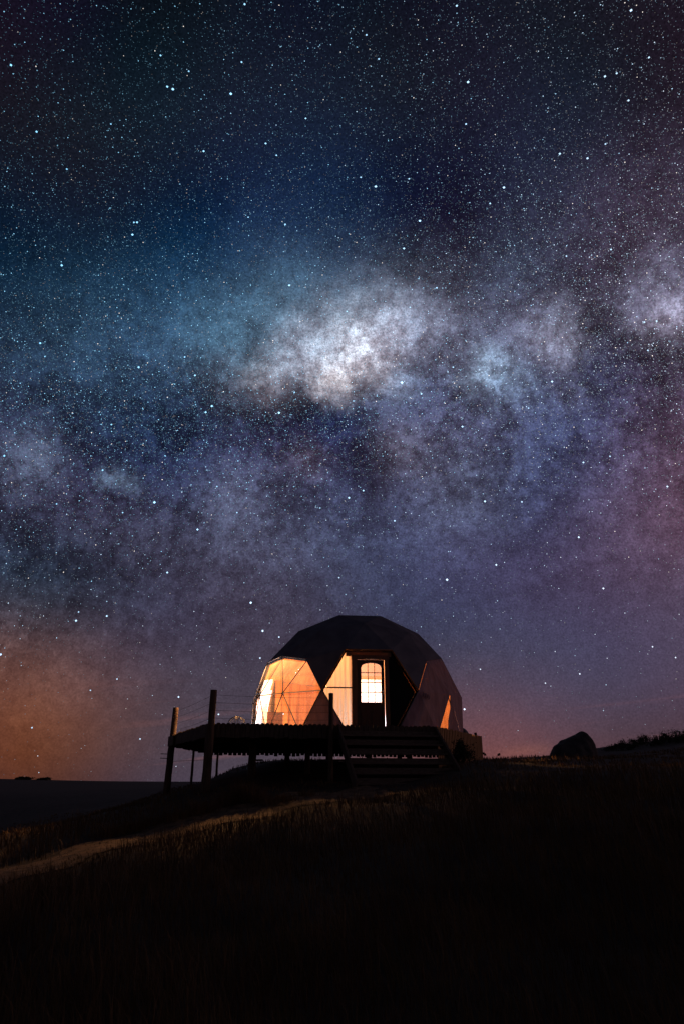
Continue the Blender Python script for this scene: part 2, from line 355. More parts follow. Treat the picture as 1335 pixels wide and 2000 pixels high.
# far heights grow with distance: interpolate z scaled by distance
zs = CP[:, 2]/(1+np.hypot(CP[:, 0], CP[:, 1])/25)
TW = np.linalg.solve(A, np.r_[zs, 0, 0, 0])
def bumps(x, y):
    return (.035*np.sin(x*1.3+.7*y)+.03*np.sin(1.9*y-.8*x+1.0)+.02*np.sin(3.1*x+2.2*y+2.0)+.05*np.sin(.41*x-.3*y)*np.cos(.37*y+.2))
def ground_z(x, y):                             # world metres -> world metres
    x = np.atleast_1d(np.asarray(x, float))/U; y = np.atleast_1d(np.asarray(y, float))/U
    out = np.empty_like(x)
    for i in range(0, len(x), 20000):
        X, Y = x[i:i+20000], y[i:i+20000]; a, b = warp(X, Y)
        r2 = (a[:, None]-wx)**2+(b[:, None]-wy)**2
        h = tps_k(r2)@TW[:Nc]+TW[Nc]+TW[Nc+1]*a+TW[Nc+2]*b
        d = np.hypot(X, Y); out[i:i+20000] = h*(1+d/25)+bumps(X, Y)*np.clip(d/6, .3, 1.0)*np.clip(60/(d+1), 0, 1)
    return out*U+CAMZ
def gz(x, y): return float(ground_z(x, y)[0])
def on_ground(px, py, start=1.5, stop=400):
    d = ray(px, py); s = np.geomspace(start, stop, 900)
    X, Y, Z = d[0]*s, d[1]*s, d[2]*s+CAMZ; g = ground_z(X, Y)
    i = int(np.argmax(Z <= g)) if (Z <= g).any() else len(s)-1
    return Vector((X[i], Y[i], g[i]))
RR = np.r_[0, np.geomspace(.6, 26, 78), np.geomspace(27, 120, 46), np.geomspace(128, 4200, 44)]
NA = 300
aa = np.linspace(0, 2*math.pi, NA, endpoint=False)
vx = np.r_[0, np.outer(RR[1:], np.cos(aa)).ravel()]; vy = np.r_[0, np.outer(RR[1:], np.sin(aa)).ravel()]
vz = ground_z(vx, vy)
gf = [(0, 1+k, 1+(k+1) % NA) for k in range(NA)]
for i in range(len(RR)-2):
    o1, o2 = 1+i*NA, 1+(i+1)*NA
    gf += [(o1+k, o2+k, o2+(k+1) % NA, o1+(k+1) % NA) for k in range(NA)]
MT['ground'] = mat('dry grassy soil', (.02, .015, .009), (.06, .042, .022), 3, .95, .8, detail=10)
tag(pydata('ground', np.c_[vx, vy, vz], gf, MT['ground'], None, True), 'dark dry grass hillside sloping up to the right', None, None, 'structure')

# trodden path down to the left; its paleness partly stands in for window light
PC = [on_ground(*p) for p in ((760, 1541), (640, 1558), (520, 1580), (400, 1606), (270, 1640), (130, 1678), (0, 1712))]
PC = PC + [PC[-1]+(PC[-1]-PC[-2])*1.2]
pc = []
for i in range(len(PC)-1):
    for k in range(10): pc.append(PC[i].lerp(PC[i+1], k/10))
pc.append(PC[-1])
pcs = [sum((pc[max(0, min(len(pc)-1, i+j))] for j in range(-5, 6)), Vector())/11 for i in range(len(pc))]
rng = np.random.default_rng(5)
pv, pf = [], []
for i, p in enumerate(pcs):
    t_ = pcs[min(i+1, len(pcs)-1)]-pcs[max(i-1, 0)]; s_ = Vector((-t_.y, t_.x, 0)).normalized()
    hw = .62+.12*math.sin(i*.6)+rng.uniform(-.05, .05)
    for k in range(9):
        q = p+s_*(k/4-1)*hw; pv.append((q.x, q.y, gz(q.x, q.y)+.012+.012*(1-abs(k/4-1))))
    if i: pf += [((i-1)*9+k, (i-1)*9+k+1, i*9+k+1, i*9+k) for k in range(8)]
tag(pydata('path', pv, pf, MT['path'], None, True), 'trodden path leading down from the deck stairs, window light partly in its colour', None, None, 'structure')
PCN = np.array([(p.x, p.y) for p in pcs])

# ------------------------------------------------------------------ dome frame
R = 3.0*U; TH = math.radians(5.84)
DC = Vector((.431*U, 20.234*U, 1.626*U+CAMZ))            # centre of the sphere
BZ = -.515*U                                             # base plane below the centre
DECKZ = DC.z+BZ-.012
dome = empty('geodesic_dome_tent', (DC.x, DC.y, DC.z+BZ), TH)
tag(dome, 'large geodesic dome tent glowing warm inside, standing on the timber deck', 'dome tent')
def w2l(p):                                              # world -> dome local (origin at base centre)
    q = Vector(p)-dome.location; c, s = math.cos(TH), math.sin(TH)
    return Vector((q.x*c+q.y*s, -q.x*s+q.y*c, q.z))
def l2w(p):
    c, s = math.cos(TH), math.sin(TH); p = Vector(p)
    return Vector((p.x*c-p.y*s, p.x*s+p.y*c, p.z))+dome.location
def llv(az, lat):
    a, l = math.radians(az), math.radians(lat); return np.array([math.sin(a)*math.cos(l), -math.cos(a)*math.cos(l), math.sin(l)])
LAT = math.degrees(math.atan(.5))
ICO = [np.array([0, 0, 1.])]+[llv(-36+72*k, LAT) for k in range(5)]+[llv(72*k, -LAT) for k in range(5)]
IF = [(0, 1+k, 1+(k+1) % 5) for k in range(5)]+[(1+k, 1+(k+1) % 5, 6+k) for k in range(5)]+[(1+(k+1) % 5, 6+k, 6+(k+1) % 5) for k in range(5)]
VN, VI = [], {}
def vid(p):
    p = p/np.linalg.norm(p); key = tuple(np.round(p, 4)+0.0)
    if key not in VI: VI[key] = len(VN); VN.append(p)
    return VI[key]
TRI = []
for a, b, c in IF:
    g = {}
    for i in range(4):
        for j in range(4-i): g[i, j] = vid(ICO[a]*(3-i-j)+ICO[b]*i+ICO[c]*j)
    for i in range(3):
        for j in range(3-i):
            TRI.append((g[i, j], g[i+1, j], g[i, j+1]))
            if i+j < 2: TRI.append((g[i+1, j], g[i+1, j+1], g[i, j+1]))
TRI = [t_ for t_ in TRI if min(VN[k][2] for k in t_) > -.25]
DV = []
for p in VN:
    q = Vector(p*R)
    if p[2] < -.1: q.z = BZ
    DV.append(Vector((q.x, q.y, q.z-BZ)))               # local coordinates, base at 0
def near(az, lat): 
    d = llv(az, lat); return int(np.argmax([float(np.dot(p, d)) for p in VN]))
n_door, n_w1, n_w2 = near(0, 10.8), near(-48.5, 9.9), near(-72, 10.8)
n_r1, n_r2 = near(48.5, 9.9), near(72, 10.8)
def hexa(n): return [t_ for t_ in TRI if n in t_]
door_t, win_t, rw_t = set(hexa(n_door)), set(hexa(n_w1))|set(hexa(n_w2)), set(hexa(n_r1))|set(hexa(n_r2))
def out(t_):                                            # outward oriented
    a, b, c = (DV[k] for k in t_); nrm = (b-a).cross(c-a); cen = (a+b+c)/3-Vector((0, 0, -BZ))
    return t_ if nrm.dot(cen) > 0 else (t_[0], t_[2], t_[1])
TRI = [out(t_) for t_ in TRI]
door_t = {t_ for t_ in TRI if n_door in t_}; win_t = {t_ for t_ in TRI if n_w1 in t_ or n_w2 in t_}
rw_t = {t_ for t_ in TRI if (n_r1 in t_ or n_r2 in t_)} 
low = lambda t_: max(DV[k].z for k in t_) < 1.25*U
side_t = [t_ for t_ in TRI if t_ not in door_t and t_ not in win_t and (t_ in rw_t or low(t_))]
cov_t = [t_ for t_ in TRI if t_ not in door_t and t_ not in win_t and t_ not in side_t]
def azdeg(t_):
    c = sum((DV[k] for k in t_), Vector())/3; return math.degrees(math.atan2(c.x, -c.y))
def wrinkled(name, tris, m, amp, off, seed, n=7, solid=.012, skip=()):
    """fabric stretched over the frame: each facet subdivided, a little slack and a few creases"""
    bm = bmesh.new(); rg = random.Random(seed); cache = {}
    for t_ in tris:
        a, b, c = (DV[k] for k in t_); nrm = (b-a).cross(c-a).normalized()
        d1 = Vector((rg.uniform(-1, 1), rg.uniform(-1, 1), rg.uniform(-1, 1))).normalized(); ph = rg.uniform(0, 6)
        g = {}
        for i in range(n+1):
            for j in range(n+1-i):
                u, v = i/n, j/n; w = 1-u-v; p = a*w+b*u+c*v
                e = min(u, v, w)*3
                s = 0
                if e > 1e-6:
                    s = -amp*.9*min(1, e)**.8+amp*.55*math.sin(p.dot(d1)*11+ph)*min(1, e)+amp*.4*math.sin(p.dot(d1.cross(nrm))*23+ph*2)*min(1, e)
                p = p+nrm*(s+off); key = tuple(round(x, 4) for x in (a*w+b*u+c*v))
                if key not in cache: cache[key] = bm.verts.new(p)
                g[i, j] = cache[key]
        for i in range(n):
            for j in range(n-i):
                bm.faces.new((g[i, j], g[i+1, j], g[i, j+1]))
                if i+j < n-1: bm.faces.new((g[i+1, j], g[i+1, j+1], g[i, j+1]))
    bmesh.ops.remove_doubles(bm, verts=bm.verts, dist=.0015)
    me = bpy.data.meshes.new(name); bm.to_mesh(me); bm.free()
    return link(name, me, m, dome)
wrinkled('cover', cov_t, MT['cover'], .008, .03, 1)['label'] = 'charcoal canvas cover over the dome top'
# the lower lit slit between two flaps on the dome's right
slit = [t_ for t_ in rw_t if n_r1 in t_ and all(k == n_r1 or DV[k].z < .05 for k in t_)]
side_main = [t_ for t_ in side_t if t_ not in slit]
wrinkled('side_fabric', side_main, MT['side'], .02, .028, 2)['label'] = 'mauve canvas hanging slack over the lower dome sides'
# flap that half covers the slit triangle
st = slit[0]; lo_ = sorted([k for k in st if k != n_r1], key=lambda k: DV[k].x)
apex, q0, q1 = DV[n_r1], DV[lo_[0]], DV[lo_[1]]
nrm_s = (q0-apex).cross(q1-apex).normalized(); nrm_s = nrm_s if nrm_s.dot(apex) > 0 else -nrm_s
qa = q0.lerp(q1, .40)
fl_v, fl_f = [], []
for i in range(9):
    for j in range(9):
        u, v = i/8, j/8; p = apex.lerp(qa.lerp(q1, v), u)+nrm_s*(.03+.03*u*math.sin(v*9+2*u)*(1-v))
        if v == 0: p = p+(q1-q0)*(.05*math.sin(u*7))
        fl_v.append(p)
for i in range(8):
    for j in range(8): fl_f.append((i*9+j, i*9+j+1, (i+1)*9+j+1, (i+1)*9+j))
pydata('window_flap', fl_v, fl_f, MT['side'], dome, True)['label'] = 'canvas flap drawn half aside from the lit slit'
# gathered roll of cloth at the foot of the slit and tie knots at the node
bm = bmesh.new(); rg = random.Random(4)
for k in range(5):
    a = q0.lerp(qa, rg.uniform(-.15, .3)); b = q0.lerp(qa, rg.uniform(.7, 1.3))
    bm_tube(bm, [a.lerp(b, s/6)+nrm_s*(.05+.02*math.sin(s+k))+Vector((0, 0, .03+.05*k*.5+.02*math.sin(s*1.7+k))) for s in range(7)], [.012, .03, .04, .035, .04, .03, .012], 7)
from_bm('cloth_roll', bm, MT['side'], dome, True)
mr = DV[near(24, 9.9)]
bm = bmesh.new(); o_ = Vector((mr.x, mr.y, 0)).normalized()
for k in range(4):
    a = mr+o_*.05+Vector((.10+.07*k, .07*k, -.10-.02*k)); bm_tube(bm, [a+Vector((0, 0, .09)), a+o_*.02+Vector((.02, 0, .03)), a+o_*.03+Vector((.01, 0, -.04)), a+Vector((-.02, 0, -.09))], [.006, .022, .018, .006], 6)
from_bm('cloth_tie', bm, MT['side'], dome, True)

# liner on the inside (not behind the thin canvas of the front right)
lin_t = [t_ for t_ in TRI if t_ not in door_t and t_ not in win_t and not (t_ in side_t and -34 < azdeg(t_) < 96)]
wrinkled('liner', lin_t, MT['liner'], .035, -.09, 3, 6)
# clear window panels, their struts and hubs
for t_ in win_t:
    a, b, c = (DV[k]*1.0 for k in t_); n_ = (b-a).cross(c-a).normalized()
    prism('window_panel', [a+n_*.012, b+n_*.012, c+n_*.012], n_*.003, MT['pvc'], dome)
def edges(ts):
    s = set()
    for t_ in ts:
        for i in range(3): s.add(tuple(sorted((t_[i], t_[(i+1) % 3]))))
    return s
hexring = {tuple(sorted(e)) for e in edges(door_t) if n_door not in e}
cen0 = Vector((0, 0, -BZ))
for e in sorted(edges(win_t) | hexring | edges(slit)):
    a, b = (cen0+(DV[k]-cen0)*.988 for k in e)
    tube('strut', [a, b], .0155, MT['strut'], dome, 8)
for k in sorted({k for t_ in win_t for k in t_}):
    bm = bmesh.new(); n_ = (DV[k]-cen0).normalized(); p = cen0+(DV[k]-cen0)*.988
    bm_tube(bm, [p-n_*.025, p+n_*.012], .042, 12); from_bm('strut_hub', bm, MT['steel'], dome)
# piping where the cover ends round the windows and the doorway
for e in sorted(edges(win_t)):
    n_in = sum(1 for t_ in win_t if e[0] in t_ and e[1] in t_)
    if n_in == 1 and max(DV[e[0]].z, DV[e[1]].z) > .1:
        n_ = ((DV[e[0]]+DV[e[1]])/2-cen0).normalized(); tube('cover_piping', [DV[e[0]]+n_*.035, DV[e[1]]+n_*.035], .016, MT['cover'], dome, 6)

# ------------------------------------------------------------------ doorway
YL = -2.47*U                                             # door plane in the dome's own frame
def on_door(px, py, yl=YL):
    o = w2l((0, 0, CAMZ)); d = w2l(Vector((0, 0, CAMZ))+Vector(ray(px, py)))-o
    return o+d*((yl-o.y)/d.y)
hp = [DV[k] for k in (near(-12, 31), near(12, 31), near(24, 9.9), near(12, -9.9), near(-12, -9.9), near(-24, 9.9))]  # tl tr mr br bl ml
flat = [Vector((p.x*.985, YL, p.z if p.z < .1 else p.z*.985)) for p in hp]
for i in (5, 0, 1, 2, 4, 3):
    j = (i+1) % 6
    if i == 3: continue
    n_ = (hp[i]-cen0).normalized()*.03; n2_ = (hp[j]-cen0).normalized()*.03
    v = []
    for s in range(7):
        for r_ in range(4):
            a = (hp[i]+n_).lerp(hp[j]+n2_, s/6); b = flat[i].lerp(flat[j], s/6)
            v.append(a.lerp(b, r_/3)+Vector((0, 0, .012*math.sin(s*2.1+r_))) * (0 if r_ in (0, 3) else 1))
    pydata('doorway_reveal', v, [(s*4+r_, s*4+r_+1, s*4+r_+5, s*4+r_+4) for s in range(6) for r_ in range(3)], MT['hem'] if i in (5, 0, 1, 4) else MT['panel'], dome, True)
for i in range(6):
    if i == 3: continue
    j = (i+1) % 6; n_ = (hp[i]-cen0).normalized()*.04; n2_ = (hp[j]-cen0).normalized()*.04
    tube('doorway_piping', [hp[i]+n_, hp[j]+n2_], .014, MT['hem'] if i in (0, 1, 5) else MT['cover'], dome, 6)
xl0, xl1 = on_door(686, 1350).x, on_door(696.5, 1350).x
xr0, xr1 = on_door(750.5, 1350).x, on_door(758.5, 1350).x
zt1, zt0 = on_door(720, 1281).z, on_door(720, 1289).z
FD = .13
def dbox(name, x0, x1, z0, z1, y0, y1, m, parent, bevel=.004):
    return prism(name, [(x0, y0, z0), (x1, y0, z0), (x1, y0, z1), (x0, y0, z1)], (0, y1-y0, 0), m, parent, bevel)
dbox('door_jamb', xl0, xl1, 0, zt0, YL-FD, YL+.03, MT['trim'], dome)
dbox('door_jamb', xr0, xr1, 0, zt0, YL-FD, YL+.03, MT['trim'], dome)
dbox('door_header', xl0-.01, xr1+.01, zt0+.001, zt1, YL-FD-.006, YL+.03, MT['trim'], dome)
dbox('threshold', xl1+.001, xr0-.001, 0, .03, YL-FD+.01, YL+.03, MT['trim'], dome)
# cloth above the header, glowing from inside
hz = flat[0].z
prism('transom_cloth', [(flat[0].x+.01, YL, hz-.005), (flat[1].x-.01, YL, hz-.005), (flat[1].x-.01, YL, zt1-.02), (flat[0].x+.01, YL, zt1-.02)], (0, .006, 0), MT['hem'], dome)
# dark board that closes the right of the doorway
prism('side_board', [(xr1, YL+.004, 0), flat[3]+Vector((0, .004, 0)), flat[2]+Vector((0, .004, 0)), flat[1]+Vector((0, .004, 0)), (xr1, YL+.004, hz-.01)], (0, .03, 0), MT['panel'], dome)['label'] = 'dark board closing the right of the doorway'
# bar across the left of the doorway
zb = on_door(640, 1343).z
tube('doorway_bar', [(flat[5].x+.01, YL-.05, zb), (xl0+.005, YL-.05, zb)], .02, MT['steel'], dome, 8)
# door leaf with an arched window of twelve panes
door = empty('door'); door.parent = dome
g0, g1 = xl1+.006, xr0-.014                              # leaf edges
leafz0, leafz1 = .035, zt0-.008
wxa, wxb = on_door(704.5, 1340).x, on_door(743.5, 1340).x
wz0, wzs, wzt = on_door(724, 1372).z, on_door(724, 1304).z, on_door(724, 1295.5).z
DT = .045; dy0 = YL-.06
def arch(x):
    u = (x-(wxa+wxb)/2)/((wxb-wxa)/2); u = max(-1, min(1, u)); return wzs+(wzt-wzs)*math.sqrt(max(0, 1-u*u))**.9
bm = bmesh.new()
def slab(x0, x1, z0, z1): bm_prism(bm, [(x0, dy0, z0), (x1, dy0, z0), (x1, dy0, z1), (x0, dy0, z1)], (0, DT, 0))
slab(g0, wxa, leafz0, leafz1); slab(wxb, g1, leafz0, leafz1); slab(wxa, wxb, leafz0, wz0)
NS = 16
for i in range(NS):
    xa, xb = wxa+(wxb-wxa)*i/NS, wxa+(wxb-wxa)*(i+1)/NS
    bm_prism(bm, [(xa, dy0, arch(xa)), (xb, dy0, arch(xb)), (xb, dy0, leafz1), (xa, dy0, leafz1)], (0, DT, 0))
bmesh.ops.remove_doubles(bm, verts=bm.verts, dist=.0005)
from_bm('door_leaf', bm, MT['door'], door)
for (a, b) in ((.12, .46), (.54, .88)):                  # raised lower panels
    xa, xb = g0+(g1-g0)*a, g0+(g1-g0)*b
    dbox('door_panel', xa, xb, .14, wz0-.14, dy0-.012, dy0+.002, MT['door'], door, .006)
mw = .011
cx = [wxa+(wxb-wxa)*k/3 for k in range(4)]; rz_ = [wz0+(wzt-wz0)*k/4 for k in range(5)]
for k in (1, 2): dbox('muntin', cx[k]-mw, cx[k]+mw, wz0, arch(cx[k]), dy0+.004, dy0+.026, MT['door'], door, .002)
for k in (1, 2, 3): dbox('muntin', wxa, wxb, rz_[k]-mw, rz_[k]+mw, dy0+.002, dy0+.024, MT['door'], door, .002)
for i in range(3):
    for k in range(4):
        xs = np.linspace(cx[i], cx[i+1], 7)
        top = [(x, dy0+.03, arch(x)) for x in xs[::-1]] if k == 3 else [(cx[i+1], dy0+.03, rz_[k+1]), (cx[i], dy0+.03, rz_[k+1])]
        prism('pane', [(cx[i], dy0+.03, rz_[k]), (cx[i+1], dy0+.03, rz_[k])]+top, (0, .004, 0), MT['glass'], door)
hx, hz_ = g1-.035, on_door(752, 1353).z
bm = bmesh.new(); bm_box(bm, (hx, dy0-.006, hz_), (.035, .012, .17)); bm_tube(bm, [(hx, dy0-.01, hz_+.03), (hx, dy0-.05, hz_+.03), (hx-.10, dy0-.055, hz_+.03)], .009, 8)
from_bm('handle', bm, MT['brass'], door)

# ------------------------------------------------------------------ inside the dome
dl = dome.location
bm = bmesh.new(); base = sorted([k for k in range(len(DV)) if abs(DV[k].z) < .01 and any(k in t_ for t_ in TRI)], key=lambda k: math.atan2(DV[k].y, DV[k].x))
bm_prism(bm, [DV[k]*.975+Vector((0, 0, .003)) for k in base], (0, 0, .025)); from_bm('dome_floor', bm, MT['floor'], dome)
def pleated(name, path, zfun0, zfun1, m, amp, waves, label, cat, nz=14, follow=False):
    """a hanging curtain along a plan path (local to the dome)"""
    ob = empty(name, l2w(sum((Vector((p[0], p[1], 0)) for p in path), Vector())/len(path)), TH); org = w2l(ob.location)
    n = len(path); v, f = [], []
    for i, (x, y) in enumerate(path):
        a, b = Vector(path[max(0, i-1)]), Vector(path[min(n-1, i+1)]); t_ = (b-a).normalized(); s_ = Vector((-t_.y, t_.x))
        u = i/(n-1)
        for k in range(nz+1):
            h = k/nz; z = zfun0(u)+(zfun1(u)-zfun0(u))*h
            w = amp*math.sin(u*waves*2*math.pi+.6*math.sin(u*9)+h*.8)*(.45+.55*(1-h))+amp*.3*math.sin(u*waves*5+h*2)
            kf = min(1.0, math.sqrt(max(R*R-(z+BZ)**2, .1))/R*1.005) if follow else 1.0     # lean with the dome wall
            v.append(((x+s_.x*w)*kf-org.x, (y+s_.y*w)*kf-org.y, z-org.z))
    for i in range(n-1):
        for k in range(nz): f.append((i*(nz+1)+k, i*(nz+1)+k+1, (i+1)*(nz+1)+k+1, (i+1)*(nz+1)+k))
    c = pydata('curtain_cloth', v, f, m, ob, True)
    bm = bmesh.new(); kq = [(min(1.0, math.sqrt(max(R*R-(zfun1(i/(n-1))+BZ)**2, .1))/R*1.005) if follow else 1.0) for i in range(n)]; bm_tube(bm, [Vector((p[0]*kq[i]-org.x, p[1]*kq[i]-org.y, zfun1(i/(n-1))-org.z+.005)) for i, p in enumerate(path)], .008, 6); from_bm('curtain_rail', bm, MT['steel'], ob, True)
    tag(ob, label, cat); return ob
def arcp(a0, a1, r, n): return [(r*math.sin(math.radians(a0+(a1-a0)*i/n)), -r*math.cos(math.radians(a0+(a1-a0)*i/n))) for i in range(n+1)]
pleated('sheer_curtain', arcp(-116, -64, .945*R, 90), lambda u: .04, lambda u: (1.72-.25*u)*U, MT['sheer'], .018, 13, 'white sheer curtain glowing at the outer end of the big dome window', 'curtain', 14, True)
pleated('amber_drape', arcp(-178, -112, .84*R, 110), lambda u: .04, lambda u: 1.75*U, MT['amber'], .04, 7, 'amber drape with soft folds along the back of the dome room', 'curtain')
# entry curtain left of the door, cut to the slant of the doorway
xa_, xb_ = flat[5].x+.02, xl0-.004
def e_top(u):
    x = xa_+(xb_-xa_)*u; tt = (x-flat[5].x)/(flat[0].x-flat[5].x); return min(flat[0].z, flat[5].z+(flat[0].z-flat[5].z)*tt)-.03
def e_bot(u):
    x = xa_+(xb_-xa_)*u; tt = (x-flat[5].x)/(flat[4].x-flat[5].x); return max(.035, flat[5].z*(1-tt)+.03)
pleated('entry_curtain', [(xa_+(xb_-xa_)*i/50, YL+.05) for i in range(51)], e_bot, e_top, MT['cream'], .022, 5.5, 'cream pleated curtain in the triangle left of the door', 'curtain')
zc_ = on_door(724, 1327).z
pleated('cafe_curtain', [(wxa-.03+(wxb-wxa+.06)*i/30, YL+.03) for i in range(31)], lambda u: wz0-.06, lambda u: zc_, MT['sheer'], .006, 5, 'short white curtain behind the lower door panes', 'curtain')
# bedside cabinet seen low in the big window
cb = at_y(536, 1404, 19.0*U); ct = at_y(536, 1391, 19.0*U).z; cw = (at_y(552, 1404, 19.0*U).x-at_y(519, 1404, 19.0*U).x)/2
fz = dl.z+.03
cab = empty('cabinet', (cb.x, cb.y, fz), TH); tag(cab, 'reddish wooden cabinet inside the dome behind the big window', 'cabinet')
H_ = ct-fz
bm = bmesh.new(); bm_box(bm, (0, .22, H_/2+.03), (2*cw, .44, H_-.06)); bmesh.ops.bevel(bm, geom=bm.edges[:], offset=.006, segments=1, affect='EDGES'); from_bm('body', bm, MT['bedwood'], cab)
for k in (0, 1):
    bm = bmesh.new(); bm_box(bm, (0, -.006, .06+(H_-.1)*(.27+.46*k)), (2*cw-.06, .014, (H_-.1)*.42)); from_bm('drawer', bm, MT['bedwood'], cab)
bm = bmesh.new(); bm_box(bm, (0, .22, H_-.012), (2*cw+.04, .48, .024)); from_bm('top', bm, MT['bedwood'], cab)
for sx in (-1, 1):
    for sy in (.03, .41):
        bm = bmesh.new(); bm_box(bm, (sx*(cw-.03), sy, .015), (.04, .04, .03)); from_bm('foot', bm, MT['bedwood'], cab)
# pendant lamp, an added one for the ground, two camping lanterns with cooler light
def emis(name, c, s):
    m = bpy.data.materials.new(name); m.use_nodes = True; nt = m.node_tree; nt.nodes.clear()
    e = nt.nodes.new('ShaderNodeEmission'); e.inputs[0].default_value = (*c, 1); e.inputs[1].default_value = s
    o = nt.nodes.new('ShaderNodeOutputMaterial'); nt.links.new(e.outputs[0], o.inputs[0]); m.cycles.emission_sampling = 'NONE'; return m
WARM, COOL = (1.0, .47, .17), (.80, .84, 1.0)
MT['bulb'] = emis('warm bulb', WARM, 20); MT['lant'] = emis('lantern diffuser', COOL, 8)
PZ = 2.33*U
def point(name, loc, p, c, r, parent):
    d = bpy.data.lights.new(name, 'POINT'); d.energy = p; d.color = c; d.shadow_soft_size = r
    o = bpy.data.objects.new(name, d); col.objects.link(o); o.location = loc; o.parent = parent; return o
def pendant(x, y, z, p, lab):
    lamp = empty('pendant_lamp', l2w((x, y, z))); tag(lamp, lab, 'lamp')
    bm = bmesh.new(); bmesh.ops.create_uvsphere(bm, u_segments=14, v_segments=10, radius=.045); from_bm('bulb', bm, MT['bulb'], lamp, True)
    tube('cord', [(0, 0, .10), (0, 0, math.sqrt(R*R-x*x-y*y)-BZ-z-.12)], .006, MT['steel'], lamp)
    bm = bmesh.new(); bm_tube(bm, [(0, 0, .04), (0, 0, .12)], [.03, .018], 12); from_bm('socket', bm, MT['steel'], lamp, True)
    point('lamp_light', (0, 0, -.10), p, WARM, .05, lamp)
pendant(-1.3*U, -1.0*U, 2.25*U+.10, 2200, 'warm pendant lamp hanging deeper inside the dome behind its cover')
pendant(-1.9*U, -1.0*U, 2.2*U+.10, 750, 'added warm pendant lamp, out of view, brightening the path and stair foot')  # added unseen lamp that brightens the stair foot and path
def lantern(az, r, lab, p):
    a = math.radians(az); w = l2w((r*math.sin(a), -r*math.cos(a), .03))
    l = empty('lantern', w); tag(l, lab, 'lantern', None)
    bm = bmesh.new(); bm_tube(bm, [(0, 0, 0), (0, 0, .05)], [.08, .075], 16); from_bm('base', bm, MT['steel'], l, True)
    bm = bmesh.new(); bm_tube(bm, [(0, 0, .051), (0, 0, .2)], [.06, .06], 16); from_bm('diffuser', bm, MT['lant'], l, True)
    bm = bmesh.new(); bm_tube(bm, [(0, 0, .201), (0, 0, .24)], [.07, .04], 16); from_bm('cap', bm, MT['steel'], l, True)
    pts = [(.075*math.cos(t_), 0, .22+.10*math.sin(t_)) for t_ in np.linspace(0, math.pi, 12)]
    tube('handle', pts, .005, MT['steel'], l)
    point('lantern_light', (0, 0, .34), p, COOL, .08, l); return l
lantern(-99, .74*R, 'white camping lantern on the dome floor behind the sheer curtain', 420)
lantern(-3, .56*R, 'white camping lantern on the dome floor behind the door', 260)

# ------------------------------------------------------------------ deck
def adopt(o, p): o.parent = p; o.matrix_parent_inverse = Matrix.Translation(-p.location); return o
F0 = at_z(413, 1413.5, DECKZ); F1 = at_z(851, 1420.5, DECKZ); R1 = at_z(938, 1440, DECKZ); L1 = at_z(337, 1437, DECKZ)
RIM = .34
L2 = at_z(402, 1472.5, DECKZ-RIM); L2.z = DECKZ; R2 = Vector((4.3*U, 25.2*U, DECKZ)); 
POLY = [F0, F1, R1, R2, L2, L1]
cdeck = sum(POLY, Vector())/6
deck = empty('timber_deck', (cdeck.x, cdeck.y, gz(cdeck.x, cdeck.y))); tag(deck, 'raised timber deck on log posts carrying the dome', 'deck')
TB = .035
# floor boards, each clipped to the outline of the deck
fx = (F1-F0).normalized(); fx.z = 0; fy = Vector((-fx.y, fx.x, 0))
P2 = [((p-F0).dot(fx), (p-F0).dot(fy)) for p in POLY]
def span(y):
    xs = []
    for i in range(6):
        (xa, ya), (xb, yb) = P2[i], P2[(i+1) % 6]
        if (ya <= y) != (yb <= y): xs.append(xa+(xb-xa)*(y-ya)/(yb-ya))
    return (min(xs), max(xs)) if len(xs) >= 2 else None
ymin, ymax = min(p[1] for p in P2), max(p[1] for p in P2)
y = ymin+.03; BW = .14; rg = random.Random(9)
while y+BW < ymax:
    s0, s1 = span(y+.002), span(y+BW-.008)
    if s0 and s1:
        a, b, c, d = (F0+fx*(s0[0]+.03)+fy*y, F0+fx*(s0[1]-.03)+fy*y, F0+fx*(s1[1]-.03)+fy*(y+BW-.008), F0+fx*(s1[0]+.03)+fy*(y+BW-.008))
        dz = Vector((0, 0, -.002*rg.random()))
        adopt(prism('deck_board', [p+dz for p in (a, b, c, d)], (0, 0, -TB), MT['board']), deck)
    y += BW
# joists and bearers under it
for k in range(1, 12):
    x = P2[5][0]+.4+(P2[2][0]-P2[5][0]-.6)*k/12
    ys = []
    for i in range(6):
        (xa, ya), (xb, yb) = P2[i], P2[(i+1) % 6]
        if (xa <= x) != (xb <= x): ys.append(ya+(yb-ya)*(x-xa)/(xb-xa))
    if len(ys) >= 2 and max(ys)-min(ys) > .5:
        a, b = F0+fx*x+fy*(min(ys)+.08), F0+fx*x+fy*(max(ys)-.08); z = DECKZ-TB-.004
        adopt(prism('joist', [(a.x-.025, a.y, z), (a.x+.025, a.y, z), (b.x+.025, b.y, z), (b.x-.025, b.y, z)], (0, 0, -.15), MT['wood']), deck)
for yy in (1.1, 4.4, 7.6):
    s = span(yy)
    if s:
        a, b = F0+fx*(s[0]+.12)+fy*yy, F0+fx*(s[1]-.12)+fy*yy; z = DECKZ-TB-.16
        adopt(prism('bearer', [a+Vector((0, 0, z-a.z)), b+Vector((0, 0, z-b.z)), b+fy*.09+Vector((0, 0, z-b.z)), a+fy*.09+Vector((0, 0, z-a.z))], (0, 0, -.17), MT['wood']), deck)
